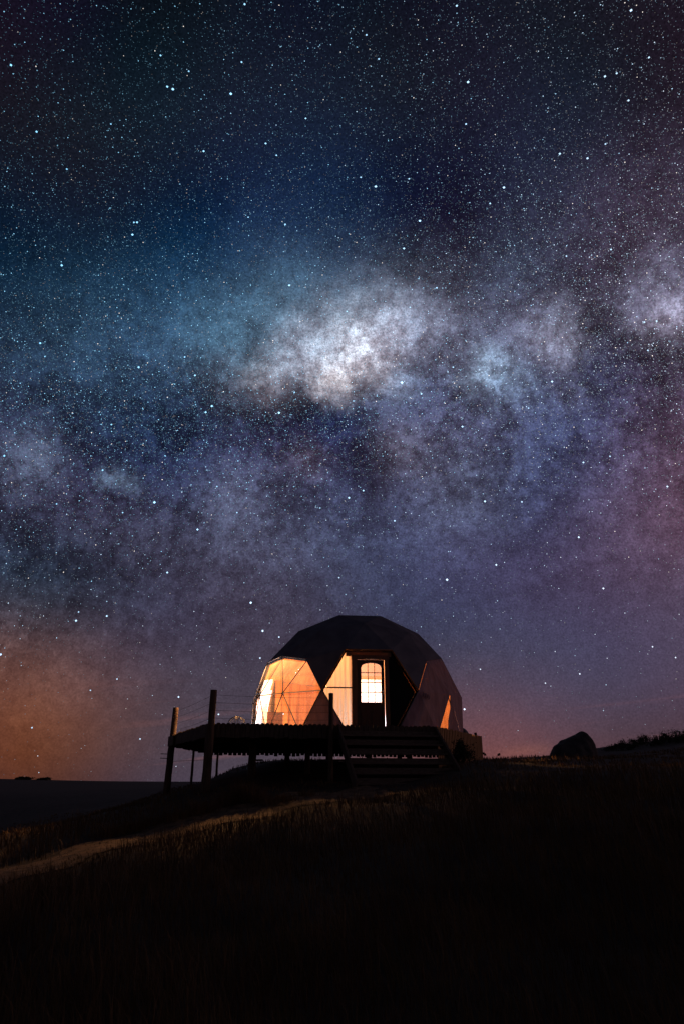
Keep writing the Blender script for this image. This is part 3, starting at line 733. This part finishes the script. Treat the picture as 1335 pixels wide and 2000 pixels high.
# upright skirt boards round the rim
def skirt(A, B, h, period, gap, m, ground=False, t0=0.0, t1=1.0, hj=.01):
    d = (B-A); Lh = d.length; d = d/Lh; n_ = Vector((d.y, -d.x, 0)); k = t0*Lh; 
    while k < t1*Lh-.02:
        w = period-gap; p = A+d*k; q = A+d*min(k+w, Lh)
        hh = h+rg.uniform(-hj, hj); top = DECKZ+.025+rg.uniform(-.014, .014)
        if ground: hh = max(hh, top-gz(p.x, p.y)+.03)
        o_ = n_*rg.uniform(.0, .006)
        r_ = w*.28                                      # rounded top corners
        pts = [Vector((p.x, p.y, top-hh)), Vector((q.x, q.y, top-hh)), Vector((q.x, q.y, top-r_*.8)), Vector((q.x, q.y, top))-d*r_, Vector((p.x, p.y, top))+d*r_, Vector((p.x, p.y, top-r_*.8))]
        adopt(prism('skirt_board', [x_+o_ for x_ in pts], n_*.025, m), deck)
        k += period
skirt(F0, F1, .33, .115, .008, MT['wood'])
skirt(L1, F0, .31, .115, .010, MT['wood'])
skirt(L2, L1, .33, .13, .010, MT['wood'])
skirt(F1, R1, .6, .15, .065, MT['skirt'], True)  # right side: warm light put into the board colour
skirt(R2, L2, .40, .17, .035, MT['wood'], hj=.02)
skirt(R1, R2, .6, .15, .04, MT['wood'], True)
# rim beam end that sticks out past the corner post
e0 = L1+(L1-F0).normalized()*-.6; d_ = (L1-F0).normalized()
a = L1+d_*.10; nn = Vector((d_.y, -d_.x, 0)); nn = nn if nn.y < 0 else -nn
adopt(prism('rim_beam', [L1-d_*.7+nn*.05+Vector((0, 0, -.02)), a+nn*.05+Vector((0, 0, -.02)), a+nn*.05+Vector((0, 0, -.30)), L1-d_*.7+nn*.05+Vector((0, 0, -.30))], nn*.05, MT['wood'], None, .006), deck)
# logs: corner posts run through to become railing posts
def log(name, base, top, r0, r1, parent, seed=0):
    rg_ = random.Random(seed); n = 9
    pts = [Vector(base).lerp(Vector(top), i/(n-1))+Vector((rg_.uniform(-1, 1), rg_.uniform(-1, 1), 0))*.006 for i in range(n)]
    bm = bmesh.new(); bm_tube(bm, pts, [r0+(r1-r0)*i/(n-1)+rg_.uniform(-.003, .003) for i in range(n)], 14)
    return adopt(from_bm(name, bm, MT['log'], None, True), parent)
p1 = L1+Vector((.03, -.06, 0)); p2 = F0+Vector((.02, -.10, 0))
yp3 = at_z(645, 1417, DECKZ).y; p3 = at_y(646, 1417, yp3-.07)
z1, z2, z3 = at_y(343, 1382, p1.y).z, at_y(411, 1347.5, p2.y).z, at_y(643, 1354, p3.y).z
log('railing_post', (p1.x-.05, p1.y, gz(p1.x, p1.y)-.15), (p1.x+.02, p1.y, z1), .105, .085, deck, 1)
log('railing_post', (p2.x-.01, p2.y, gz(p2.x, p2.y)-.15), (p2.x, p2.y, z2), .085, .078, deck, 2)
log('railing_post', (p3.x, p3.y, gz(p3.x, p3.y)-.15), (p3.x, p3.y, z3), .062, .058, deck, 3)
log('support_post', (p2.x-.08, p2.y+.10, gz(p2.x, p2.y)-.15), (p2.x-.05, p2.y+.10, DECKZ-.05), .085, .08, deck, 4)
for px, Yf, r_, sd in ((492, 16.4, .105, 5), (376, 22.4, .045, 6), (424, 24.0, .045, 7), (560, 21.0, .09, 8), (640, 24.0, .09, 9), (600, 17.0, .08, 10), (780, 22.0, .09, 11), (720, 17.5, .08, 12), (800, 18.0, .08, 13)):
    b_ = at_y(px, 1500, Yf*U); log('support_post', (b_.x, b_.y, gz(b_.x, b_.y)-.1), (b_.x, b_.y, DECKZ-TB-.02), r_, r_*.95, deck, sd)
rc = at_z(929, 1440, DECKZ); log('corner_stub', (rc.x, rc.y+.1, DECKZ-.3), (rc.x, rc.y+.1, DECKZ+.14), .05, .045, deck, 14)
# railing wires
for k in range(4):
    fr = (.16, .39, .62, .85)[k]
    for (a, za, b, zb2) in ((p2, z2, p3, z3), (p1, z1, p2, z2)):
        A_ = Vector((a.x, a.y, DECKZ+(za-DECKZ)*fr)); B_ = Vector((b.x, b.y, DECKZ+(zb2-DECKZ)*fr))
        pts = [A_.lerp(B_, i/10)-Vector((0, 0, .02*math.sin(math.pi*i/10))) for i in range(11)]
        adopt(tube('railing_wire', pts, .0034, MT['wire'], None, 5), deck)
for dz in (.52, .64):                                    # bolts through the corner post
    z = DECKZ-dz; adopt(tube('bolt', [(p1.x+.02, p1.y-.02, z), (p1.x-.30, p1.y-.05, z+.01)], .012, MT['steel'], None, 6), deck)
adopt(tube('low_wire', [(p1.x, p1.y, DECKZ-.72), (p2.x, p2.y, DECKZ-.80)], .005, MT['wire'], None, 5), deck)
# rough boards closing the back of the space under the deck
for k in range(7):
    z = DECKZ-.44-.085*k; n_ = 0
    x0_, x1_ = 496, 900
    cuts = sorted([x0_, x1_]+[rg.uniform(500, 640) for _ in range(5)])
    for a_, b_ in zip(cuts[:-1], cuts[1:]):
        if b_-a_ < 4: continue
        pa, pb = at_y(a_+rg.uniform(0, 3), 1490, 24.6*U), at_y(b_-rg.uniform(0, 5), 1490, 24.6*U)
        if rg.random() < .12 and b_-a_ < 40: continue
        zz = z+rg.uniform(-.008, .008); tl_ = rg.uniform(-.01, .01)
        adopt(prism('back_board', [(pa.x, pa.y, zz), (pb.x, pb.y, zz+tl_), (pb.x, pb.y, zz+tl_-.072), (pa.x, pa.y, zz-.072)], (0, .02, 0), MT['wood']), deck)

# ------------------------------------------------------------------ stairs
sa = at_z(652, 1420, DECKZ); sb = F1.copy(); sa = F0+fx*(sa-F0).dot(fx); 
sdn = -fy; nst = 6
zbot = min(gz(*(sa+sdn*1.9).xy), gz(*(sb+sdn*1.9).xy))
RISE = (DECKZ-zbot)/(nst+.4); RUN = .30
sm = (sa+sb)/2+sdn*.9
stairs = empty('deck_stairs', (sm.x, sm.y, gz(sm.x, sm.y))); tag(stairs, 'wide timber stairs climbing to the deck in front of the door', 'stairs')
W_ = (sb-sa).length
for k in range(nst):
    z = DECKZ-RISE*(k+1); o_ = sdn*(.035+RUN*k)
    for h in range(2):
        a = sa+o_+sdn*(.005+RUN/2*h); b = sb+o_+sdn*(.005+RUN/2*h)
        adopt(prism('tread', [Vector((a.x, a.y, z))+fx*.06, Vector((b.x, b.y, z))-fx*.06, Vector((b.x, b.y, z))-fx*.06+sdn*(RUN/2-.01), Vector((a.x, a.y, z))+fx*.06+sdn*(RUN/2-.01)], (0, 0, -.04), MT['tread'], None, .004), stairs)
    a = sa+o_+sdn*.006; b = sb+o_+sdn*.006
    adopt(prism('riser', [Vector((a.x, a.y, z+.002))+fx*.062, Vector((b.x, b.y, z+.002))-fx*.062, Vector((b.x, b.y, z+RISE-.115))-fx*.062, Vector((a.x, a.y, z+RISE-.115))+fx*.062], -sdn*.02, MT['tread']), stairs)
for s_, sg in ((sa, 1), (sb, -1)):
    e_ = s_+sdn*(RUN*nst+.12)
    pts = [Vector((s_.x, s_.y, DECKZ+.01))+sdn*.035, Vector((s_.x, s_.y, DECKZ-.28))+sdn*.035, Vector((e_.x, e_.y, zbot-.15)), Vector((e_.x, e_.y, DECKZ-RISE*nst+.06))]
    adopt(prism('stringer', pts, fx*(.055*sg), MT['wood'], None, .005), stairs)

# ------------------------------------------------------------------ things on the deck
fp = at_y(462, 1414, 17.2*U); fr_ = at_y(480, 1414, 17.2*U).x-fp.x
pit = empty('fire_pit', (fp.x, fp.y, DECKZ)); tag(pit, 'fire pit under a round mesh screen on the deck beside the dome', 'fire pit')
zt_ = at_y(462, 1399.5, fp.y).z-DECKZ; zc_2 = max(.16, zt_-fr_)
bm = bmesh.new(); bm_tube(bm, [(0, 0, zc_2-.14), (0, 0, zc_2-.06), (0, 0, zc_2-.005)], [fr_*.5, fr_*.9, fr_*1.04], 24); from_bm('bowl', bm, MT['steel'], pit, True)
for k in range(3):
    a = k*2*math.pi/3; tube('leg', [(fr_*.6*math.cos(a), fr_*.6*math.sin(a), zc_2-.08), (fr_*.85*math.cos(a), fr_*.85*math.sin(a), 0)], .012, MT['steel'], pit)
bm = bmesh.new()
for k in range(26):
    a = math.pi*k/26; bm_tube(bm, [(fr_*math.cos(t_)*math.cos(a), fr_*math.cos(t_)*math.sin(a), zc_2+fr_*math.sin(t_)) for t_ in np.linspace(0, math.pi, 17)], .0011, 4, False)
for k in range(1, 14):
    t_ = k*math.pi/2/14; bm_tube(bm, [(fr_*math.cos(t_)*math.cos(a), fr_*math.cos(t_)*math.sin(a), zc_2+fr_*math.sin(t_)) for a in np.linspace(0, 2*math.pi, 25)], .0011, 4, False)
o_ = from_bm('mesh_screen', bm, MT['steel'], pit); o_['kind'] = 'stuff'
for a in (0.0, math.pi/2):
    tube('screen_rib', [(fr_*1.01*math.cos(t_)*math.cos(a), fr_*1.01*math.cos(t_)*math.sin(a), zc_2+fr_*1.01*math.sin(t_)) for t_ in np.linspace(0, math.pi, 21)], .008, MT['steel'], pit, 6)
bq = at_y(897, 1440, 21.6*U); gr_ = empty('lidded_grill', (bq.x, bq.y, DECKZ)); tag(gr_, 'dark round-lidded grill half hidden behind the dome on the deck', 'grill')
br_ = at_y(916, 1440, 21.6*U).x-bq.x; bt = at_y(897, 1420, 21.6*U).z-DECKZ; bh = max(bt-br_, .12)
prof = [(br_*math.cos(t_), bh+br_*math.sin(t_)) for t_ in np.linspace(0, math.pi/2, 9)]
bm = bmesh.new(); bm_tube(bm, [(0, 0, z) for _, z in prof], [max(x, .004) for x, _ in prof], 20); from_bm('lid', bm, MT['steel'], gr_, True)
bm = bmesh.new(); bm_tube(bm, [(0, 0, bh-.12), (0, 0, bh-.005)], [br_*.7, br_*.99], 20); from_bm('bowl', bm, MT['steel'], gr_, True)
for k in range(3):
    a = k*2*math.pi/3+.4; tube('leg', [(br_*.6*math.cos(a), br_*.6*math.sin(a), bh-.08), (br_*.8*math.cos(a), br_*.8*math.sin(a), 0)], .011, MT['steel'], gr_)
tube('lid_handle', [(-.05, 0, bh+br_), (-.04, 0, bh+br_+.03), (.04, 0, bh+br_+.03), (.05, 0, bh+br_)], .008, MT['steel'], gr_)

# ------------------------------------------------------------------ rock, scrub, weeds
def hsh(p, s): 
    return math.sin(p.x*s*1.7+p.y*s*2.3+1.1)*.5+math.sin(p.y*s*3.1-p.z*s*2.1+.4)*.3+math.sin(p.z*s*4.3+p.x*s*3.7+2.2)*.2
YB = 30*U; bl_, br2 = at_y(1075, 1480, YB), at_y(1165, 1480, YB); bt_ = at_y(1139, 1429, YB)
bc = (bl_+br2)/2; gb = gz(bc.x, bc.y); bw_ = (br2.x-bl_.x)/2; bhh = bt_.z-gb
BPX = [-1, -.97, -.85, -.7, -.45, -.05, .2, .38, .55, .75, .9, .97, 1]; BPZ = [.02, .22, .42, .55, .68, .80, .90, 1.0, .97, .80, .58, .36, .05]
bm = bmesh.new(); bmesh.ops.create_icosphere(bm, subdivisions=5, radius=1.0)
for v in bm.verts:
    p = v.co.copy(); X = max(-1, min(1, p.x)); k = max(p.z, -.25)/math.sqrt(max(1-X*X, .02))
    h = k*float(np.interp(X, BPX, BPZ)); r_ = .05*hsh(p, 2.2)+.03*hsh(p, 6)+.012*hsh(p, 15)
    v.co = Vector((X*bw_*1.02, p.y*bw_*.85, h*bhh))+p*bw_*r_*(.4 if p.z > .9 else 1)
rock = from_bm('boulder', bm, MT['rock'], None, True); rock.location = (bc.x, bc.y, gb)
tag(rock, 'big dark boulder on the grass slope beyond the deck', 'boulder')
def leaves(name, c, rad, n, size, m, parent, seed, flat_=.5):
    g = np.random.default_rng(seed)
    nb = max(6, n//60); cc = g.normal(size=(nb, 3)); cc /= np.linalg.norm(cc, axis=1)[:, None]; cc *= g.uniform(.35, .85, (nb, 1)); cc[:, 2] = np.abs(cc[:, 2])*1.0-.1
    i = g.integers(0, nb, n); p = cc[i]+g.normal(size=(n, 3))*.17; p[:, 2] = np.maximum(p[:, 2], -.25)
    p = p*np.array(rad)+np.array(c)
    t_ = g.normal(size=(n, 3)); t_ /= np.linalg.norm(t_, axis=1)[:, None]; s_ = np.cross(t_, g.normal(size=(n, 3))); s_ /= np.linalg.norm(s_, axis=1)[:, None]
    L_ = size*g.uniform(.6, 1.5, (n, 1)); W2_ = L_*.45
    v = np.stack([p-t_*L_, p+s_*W2_, p+t_*L_, p-s_*W2_], 1).reshape(-1, 3)
    return pydata(name, v, [(4*k, 4*k+1, 4*k+2, 4*k+3) for k in range(n)], m, parent)
def shrub(name, loc, rad, n, size, label, cat, group, seed, trunk=.3):
    e = empty(name, loc); tag(e, label, cat, group); rg_ = random.Random(seed)
    leaves('crown', (0, 0, rad[2]*trunk), rad, n, size, MT['leaf'], e, seed)
    bm = bmesh.new()
    for k in range(5):
        a = rg_.uniform(0, 6.28); q = Vector((rad[0]*.5*math.cos(a), rad[1]*.5*math.sin(a), rad[2]*(trunk+.5)))
        bm_tube(bm, [(0, 0, -.1*rad[2]), q*.5+Vector((0, 0, .05*rad[2])), q], [rad[2]*.06, rad[2]*.045, rad[2]*.015], 6)
    from_bm('trunk', bm, MT['trunk'], e, True); return e
for i, (px, w, top) in enumerate(((45, 34, 1518), (87, 30, 1517.5))):
    Y = 820*U; a = at_y(px, 1524, Y); g = gz(a.x, a.y); wr = w/2/FPX*Y*1.02; hh = at_y(px, top, Y).z-g
    shrub('far_tree', (a.x, a.y, g), (wr, wr, max(hh*.75, 3)), 900, wr*.09, ('low spreading clump tree on the far left skyline', 'rounded blocky tree on the far left skyline')[i], 'tree', None, 30+i)
rg = random.Random(21)
for i in range(15):
    px = 1196+i*11+rg.uniform(-4, 4); Y = (46+rg.uniform(-2, 3))*U; a = at_y(px, 1460, Y); g = gz(a.x, a.y); h = rg.uniform(.45, .85)*(1 if i > 1 else .6)
    shrub('ridge_shrub', (a.x, a.y, g-.05), (rg.uniform(.6, .95), rg.uniform(.5, .8), h), 420, .055, 'dark low shrub in the scrub line on the right ridge', 'shrub', 'shrubs along the ridge', 50+i)
# added dark bush, imitates the triangular shadow on the slatted skirt
cbx = F1.lerp(R1, .22)+Vector((.30, -.28, 0)); g = gz(cbx.x, cbx.y)
shrub('shadow_wedge_bush', (cbx.x, cbx.y, g), (.34, .28, .46), 2000, .026, 'added dark leafy bush standing in for the shadow between stairs and slatted skirt', 'bush', None, 77)
for i, (px, pt_, pb_, ln) in enumerate(((945, 1469, 1486, 0), (981, 1471, 1486, -.12))):
    Y = 24*U; b_ = at_y(px, pb_, Y); g = gz(b_.x, b_.y); hgt = max(at_y(px, pt_, Y).z-g, .25)
    w = empty('weed', (b_.x, b_.y, g)); tag(w, ('upright round-headed weed growing just past the deck corner', 'leaning spindly weed on the grass between deck and boulder')[i], 'weed')
    tube('stem', [(0, 0, -.03), (ln*.5, 0, hgt*.5), (ln, 0, hgt*.8)], [.012, .01, .006], MT['trunk'], w, 6)
    leaves('head', (ln, 0, hgt*.8), (.07+.02*i, .07, hgt*.22), 90, .03, MT['leaf'], w, 90+i)

# ------------------------------------------------------------------ grass
MT['grass'] = mat('dry grass', (.06, .036, .015), (.20, .12, .05), 1.7, .8, .05, detail=4)
def blades(name, pos, ht, wd, lean, m, parent=None, seed=0):
    g = np.random.default_rng(seed); n = len(pos)
    a = g.uniform(0, 2*math.pi, n); sx, sy = np.cos(a), np.sin(a)
    la = lean[:, 0]; ld = lean[:, 1]; lx, ly = np.cos(ld)*la, np.sin(ld)*la
    side = np.c_[sx, sy, np.zeros(n)]*wd[:, None]/2
    mid = pos+np.c_[lx*.35*ht, ly*.35*ht, ht*.6]; tip = pos+np.c_[lx*ht, ly*ht, ht*(1-.25*la)]
    v = np.stack([pos-side, pos+side, mid+side*.7, mid-side*.7, tip], 1).reshape(-1, 3)
    me = bpy.data.meshes.new(name)
    k = np.arange(n)*5
    me.vertices.add(5*n); me.vertices.foreach_set('co', v.astype(np.float32).ravel())
    loops = np.stack([k, k+1, k+2, k+3, k+3, k+2, k+4], 1).ravel().astype(np.int32)
    me.loops.add(7*n); me.loops.foreach_set('vertex_index', loops)
    me.polygons.add(2*n); st_ = np.stack([np.arange(n)*7, np.arange(n)*7+4], 1).ravel().astype(np.int32)
    me.polygons.foreach_set('loop_start', st_); me.update(calc_edges=True); me.validate()
    return link(name, me, m, parent)
def pathdist(x, y):
    d = np.full(len(x), 9.0)
    for p in PCN[::2]: d = np.minimum(d, np.hypot(x-p[0], y-p[1]))
    return d
def indeck(x, y, grow=0.0):
    ins = np.ones(len(x), bool)
    for i in range(6):
        a, b = POLY[i], POLY[(i+1) % 6]
        ins &= ((b.x-a.x)*(y-a.y)-(b.y-a.y)*(x-a.x)) > -grow*(b-a).length
    return ins
g = np.random.default_rng(11); NG = 130000
d = 1.7*np.exp(g.uniform(0, 1, NG)**.92*math.log(46/1.7)); az = np.radians(g.uniform(-42, 42, NG))
clx, cly = g.normal(0, .05, NG), g.normal(0, .05, NG)
x, y = d*np.sin(az), d*np.cos(az); q = np.round(np.c_[x, y]/.16)*.16                  # gather into small clumps
x = q[:, 0]*.55+x*.45+clx; y = q[:, 1]*.55+y*.45+cly
pd = pathdist(x, y); st_in = (np.abs((x-sm.x)*fx.x+(y-sm.y)*fx.y) < W_/2) & (np.abs((x-sm.x)*fy.x+(y-sm.y)*fy.y) < 1.15)
onp = (pd < .62) & (g.uniform(0, 1, NG) < .9)
keep_ = ((pd > .62+g.uniform(-.12, .25, NG)) | onp) & ~st_in & ~indeck(x, y)
x, y, d = x[keep_], y[keep_], d[keep_]
patch = .5+.5*np.sin(x*.9+1.7*np.sin(y*.6))*np.cos(y*.8-.5*np.sin(x*1.1))
ht = (.10+.30*patch*g.uniform(.3, 1.0, len(x))+.16*(g.uniform(0, 1, len(x)) > .93))*np.clip(d/3.0, .55, 1.0)
ht *= np.where(d > 15, .42, 1.0)
pq = pathdist(x, y); ht *= np.clip((pq-.4)/.9, .35, 1.0); ht = np.where(pq < .62, g.uniform(.015, .075, len(x)), ht)
wd = np.maximum(.0045, .0011*d)*g.uniform(.6, 1.2, len(x))
lean = np.c_[np.abs(g.normal(.35, .22, len(x))), g.normal(2.6, 1.2, len(x))]
tag(blades('grass', np.c_[x, y, ground_z(x, y)-.01], ht, wd, lean, MT['grass'], None, 12), 'long dry grass covering the dark slope', None, None, 'stuff')
# tussocks on the verge that catch the light from the windows
g = np.random.default_rng(33)
TS = [(478, 1562, .5), (492, 1566, .42), (506, 1570, .34), (462, 1566, .46), (448, 1572, .36), (530, 1573, .26), (430, 1578, .34), (405, 1588, .3), (386, 1592, .34), (360, 1598, .26),
      (335, 1606, .28), (300, 1613, .26), (268, 1622, .24), (236, 1628, .26), (210, 1636, .3), (560, 1567, .24), (600, 1556, .2)]
for i, (px, py, h) in enumerate(TS):
    b_ = on_ground(px, py); n = 170
    pos = np.c_[g.normal(0, .09, n), g.normal(0, .09, n), np.zeros(n)-.01]
    e = empty('grass_tussock', b_); tag(e, 'dry golden grass tussock on the bank above the path', 'tussock', 'tussocks along the path')
    rad_d = np.arctan2(pos[:, 1], pos[:, 0])
    blades('grass_blades', pos, h*g.uniform(.5, 1.1, n)*.95, np.full(n, .008)*g.uniform(.6, 1.3, n), np.c_[np.abs(g.normal(.5, .2, n)), rad_d+g.normal(0, .5, n)], MT['grass'], e, 40+i)['kind'] = 'stuff'

# ------------------------------------------------------------------ stars
g = np.random.default_rng(2024)
SR = 9000.0; PXA = 2/FPX                                   # angle of one pixel of the final picture
def rand_dirs(n, zmin=0.0):
    z = g.uniform(zmin, 1, n); a = g.uniform(0, 2*math.pi, n); r = np.sqrt(1-z*z); return np.c_[r*np.cos(a), r*np.sin(a), z]
axis = np.array([0, math.cos(PIT), math.sin(PIT)])
ex_ = np.array([1., 0, 0]); ey_ = np.cross(ex_, axis)
q = rand_dirs(330000, math.cos(math.radians(45)))                       # dense where the place is seen from
Dn = q[:, :1]*ex_+q[:, 1:2]*ey_+q[:, 2:]*axis
Dn2 = rand_dirs(90000); Dn2 = Dn2[(Dn2@axis) < math.cos(math.radians(45))]
Dn = Dn[Dn[:, 2] > .0]
far_ = np.r_[np.zeros(len(Dn), bool), np.ones(len(Dn2), bool)]; Dn = np.r_[Dn, Dn2]
gal = np.exp(-((Dn@G)/.20)**2)
low_ = np.clip(Dn[:, 2]/.52, .16, 1)**1.35
mag = g.uniform(0, 1, len(Dn))
flux = .085*(mag+2e-4)**-.56                                # power law: few bright, many faint
prob = (.28+.72*gal)*low_
keep_ = (g.uniform(0, 1, len(Dn)) < prob) & (~far_ | (flux > .15))
Dn, flux, galk = Dn[keep_], flux[keep_], gal[keep_]
flux = np.minimum(flux, 2.2)
left = np.clip(-(Dn[:, 0])*1.3+.62, 0, 1)*np.clip((Dn[:, 2]-.12)*2.6, 0, 1)
t_ = np.clip(left*.95+g.normal(0, .3, len(Dn))*.6+.3, 0, 1)[:, None]
warmw = (g.uniform(0, 1, len(Dn)) < .10)[:, None]
cb_ = np.array([.30, .70, 1.0])*t_+np.array([.86, .88, 1.0])*(1-t_)
cb_ = np.where(warmw, np.array([1.0, .90, .82]), cb_)
emit = np.clip(flux*2.1, .10, 2.0)*(.60+.40*galk)
size = .50+.26*np.sqrt(np.clip(flux, 0, 2.2))
# the brightest stars where the photograph has them: x, y, size
BR = [(1231,20,2.2),(478,8,1.8),(22,127,2),(338,174,2.4),(327,169,2),(451,183,2.4),(314,108,1.7),(369,139,1.6),(472,121,1.7),(913,160,2.3),(909,242,1.8),(891,11,1.8),(1180,149,1.9),(1203,143,1.7),(1266,112,1.7),(1226,196,1.8),(739,115,1.6),(715,68,1.6),
 (1092,300,2),(1146,309,2),(1181,281,1.6),(983,366,2.3),(733,364,2.4),(819,431,2.4),(704,346,1.7),(956,397,1.7),(788,485,2.2),(798,349,1.7),(72,257,1.9),(398,295,2),(519,280,1.9),(540,303,1.7),(597,231,1.7),(268,434,2),(262,434,1.7),(259,458,2.2),(557,438,1.9),(485,424,1.6),(131,330,1.6),(217,242,1.5),
 (121,518,2.2),(79,670,2.1),(565,557,2.3),(381,733,2.1),(414,793,2.4),(402,805,2.2),(545,806,2.6),(271,717,2.3),(361,697,1.9),(218,829,1.8),(575,766,1.8),(302,981,2.6),(784,747,2.9),(852,562,1.9),(800,600,1.7),(1077,745,2.2),(902,833,2.2),(822,769,2),(690,783,1.7),(884,717,1.8),(1138,903,1.9),(1190,891,1.7),(1264,684,1.7),(1257,629,1.8),(1281,627,1.8),(1192,487,1.8),(1105,500,1.7),
 (681,972,2.2),(709,958,1.9),(770,1017,1.9),(946,979,2.2),(1018,980,1.8),(1129,1049,2),(1302,950,1.9),(872,1132,2.4),(968,1103,2),(1177,1149,1.9),(490,1177,2.4),(513,1232,2.2),(327,1118,2),(386,1034,2.2),(149,1212,2.1),(209,1203,1.9),(154,1195,1.5),(508,1285,1.7),(545,1244,1.7),(906,1385,2),(2,1278,2.1),(349,1361,1.8),(427,1395,1.7),(274,1443,1.5),(229,1326,1.5),(63,1421,1.5),(177,1348,1.4),(1131,1316,1.6),(1318,1284,1.5),(1273,1263,1.5),(1064,1334,1.4),(937,1307,1.4),(410,942,1.5),(9,890,2),(201,918,1.9),(465,900,1.5),(240,1001,1.6),(111,984,1.6),(662,1128,1.5),(424,950,1.6),(463,1001,1.6),(625,992,1.5),(677,608,1.8),(1031,797,1.6)]
bd = np.array([pdir(a, b) for a, b, _ in BR]); bs = np.array([s for *_, s in BR])
bcx = np.array([a for a, _, _ in BR]); bcy = np.array([b for _, b, _ in BR])
bt2 = np.clip(1.05-bcx/2600-np.clip((bcy-900)/900, 0, .45), .2, 1)[:, None]
bcol = np.array([.26, .66, 1.0])*bt2+np.array([.86, .88, 1.0])*(1-bt2)
# open clusters: small knots of stars
KN = [(232,928,16,60),(955,715,26,90),(505,722,18,50),(545,806,5,10),(784,747,5,10),(985,740,26,60),(60,890,24,45),(1015,500,26,40),(1080,655,24,40),(320,940,10,18),(1000,540,22,30),(820,765,12,14),(1320,600,30,60),(1130,325,12,14)]
kd = np.concatenate([np.array([pdir(a+g.normal(0, s), b+g.normal(0, s*.6)) for _ in range(n)]) for a, b, s, n in KN])
kf = .10*(g.uniform(0, 1, len(kd))+.02)**-.5
AD = np.r_[Dn, kd, bd]
AE = np.r_[cb_*emit[:, None], np.array([.5, .8, 1.0])*np.clip(kf, .05, 1.0)[:, None], bcol*(1.3+.9*(bs-1.4))[:, None]]
AS = np.r_[size, .5+.2*np.sqrt(kf), .88*bs]*PXA*SR          # diameters
n = len(AD); cen = AD*SR
tet = np.array([(1, 0, -.5), (-.6, .9, -.3), (-.6, -.9, -.3), (0, 0, 1.0), (.0, 0, -1.0)])*.62
oct_ = np.array([(1, 0, 0), (-1, 0, 0), (0, 1, 0), (0, -1, 0), (0, 0, 1), (0, 0, -1)])*.56
of = np.array([(0, 2, 4), (2, 1, 4), (1, 3, 4), (3, 0, 4), (2, 0, 5), (1, 2, 5), (3, 1, 5), (0, 3, 5)])
v = (cen[:, None, :]+oct_[None]*AS[:, None, None]).reshape(-1, 3)
f_ = (np.arange(n)[:, None, None]*6+of[None]).reshape(-1)
me = bpy.data.meshes.new('stars'); me.vertices.add(6*n); me.vertices.foreach_set('co', v.astype(np.float32).ravel())
me.loops.add(24*n); me.loops.foreach_set('vertex_index', f_.astype(np.int32)); me.polygons.add(8*n)
me.polygons.foreach_set('loop_start', np.arange(0, 24*n, 3, dtype=np.int32)); me.update(calc_edges=True)
ca = me.color_attributes.new('light', 'FLOAT_COLOR', 'POINT')
ca.data.foreach_set('color', np.repeat(np.c_[AE, np.ones(n)], 6, axis=0).astype(np.float32).ravel())
sm_ = bpy.data.materials.new('starlight'); sm_.use_nodes = True; nt = sm_.node_tree; nt.nodes.clear()
at_ = nt.nodes.new('ShaderNodeAttribute'); at_.attribute_name = 'light'; em_ = nt.nodes.new('ShaderNodeEmission'); ou_ = nt.nodes.new('ShaderNodeOutputMaterial')
nt.links.new(at_.outputs['Color'], em_.inputs[0]); em_.inputs[1].default_value = 1.0; nt.links.new(em_.outputs[0], ou_.inputs[0]); sm_.cycles.emission_sampling = 'NONE'
tag(link('stars', me, sm_), 'countless stars of the night sky and Milky Way', None, None, 'stuff')
print('stars', n)
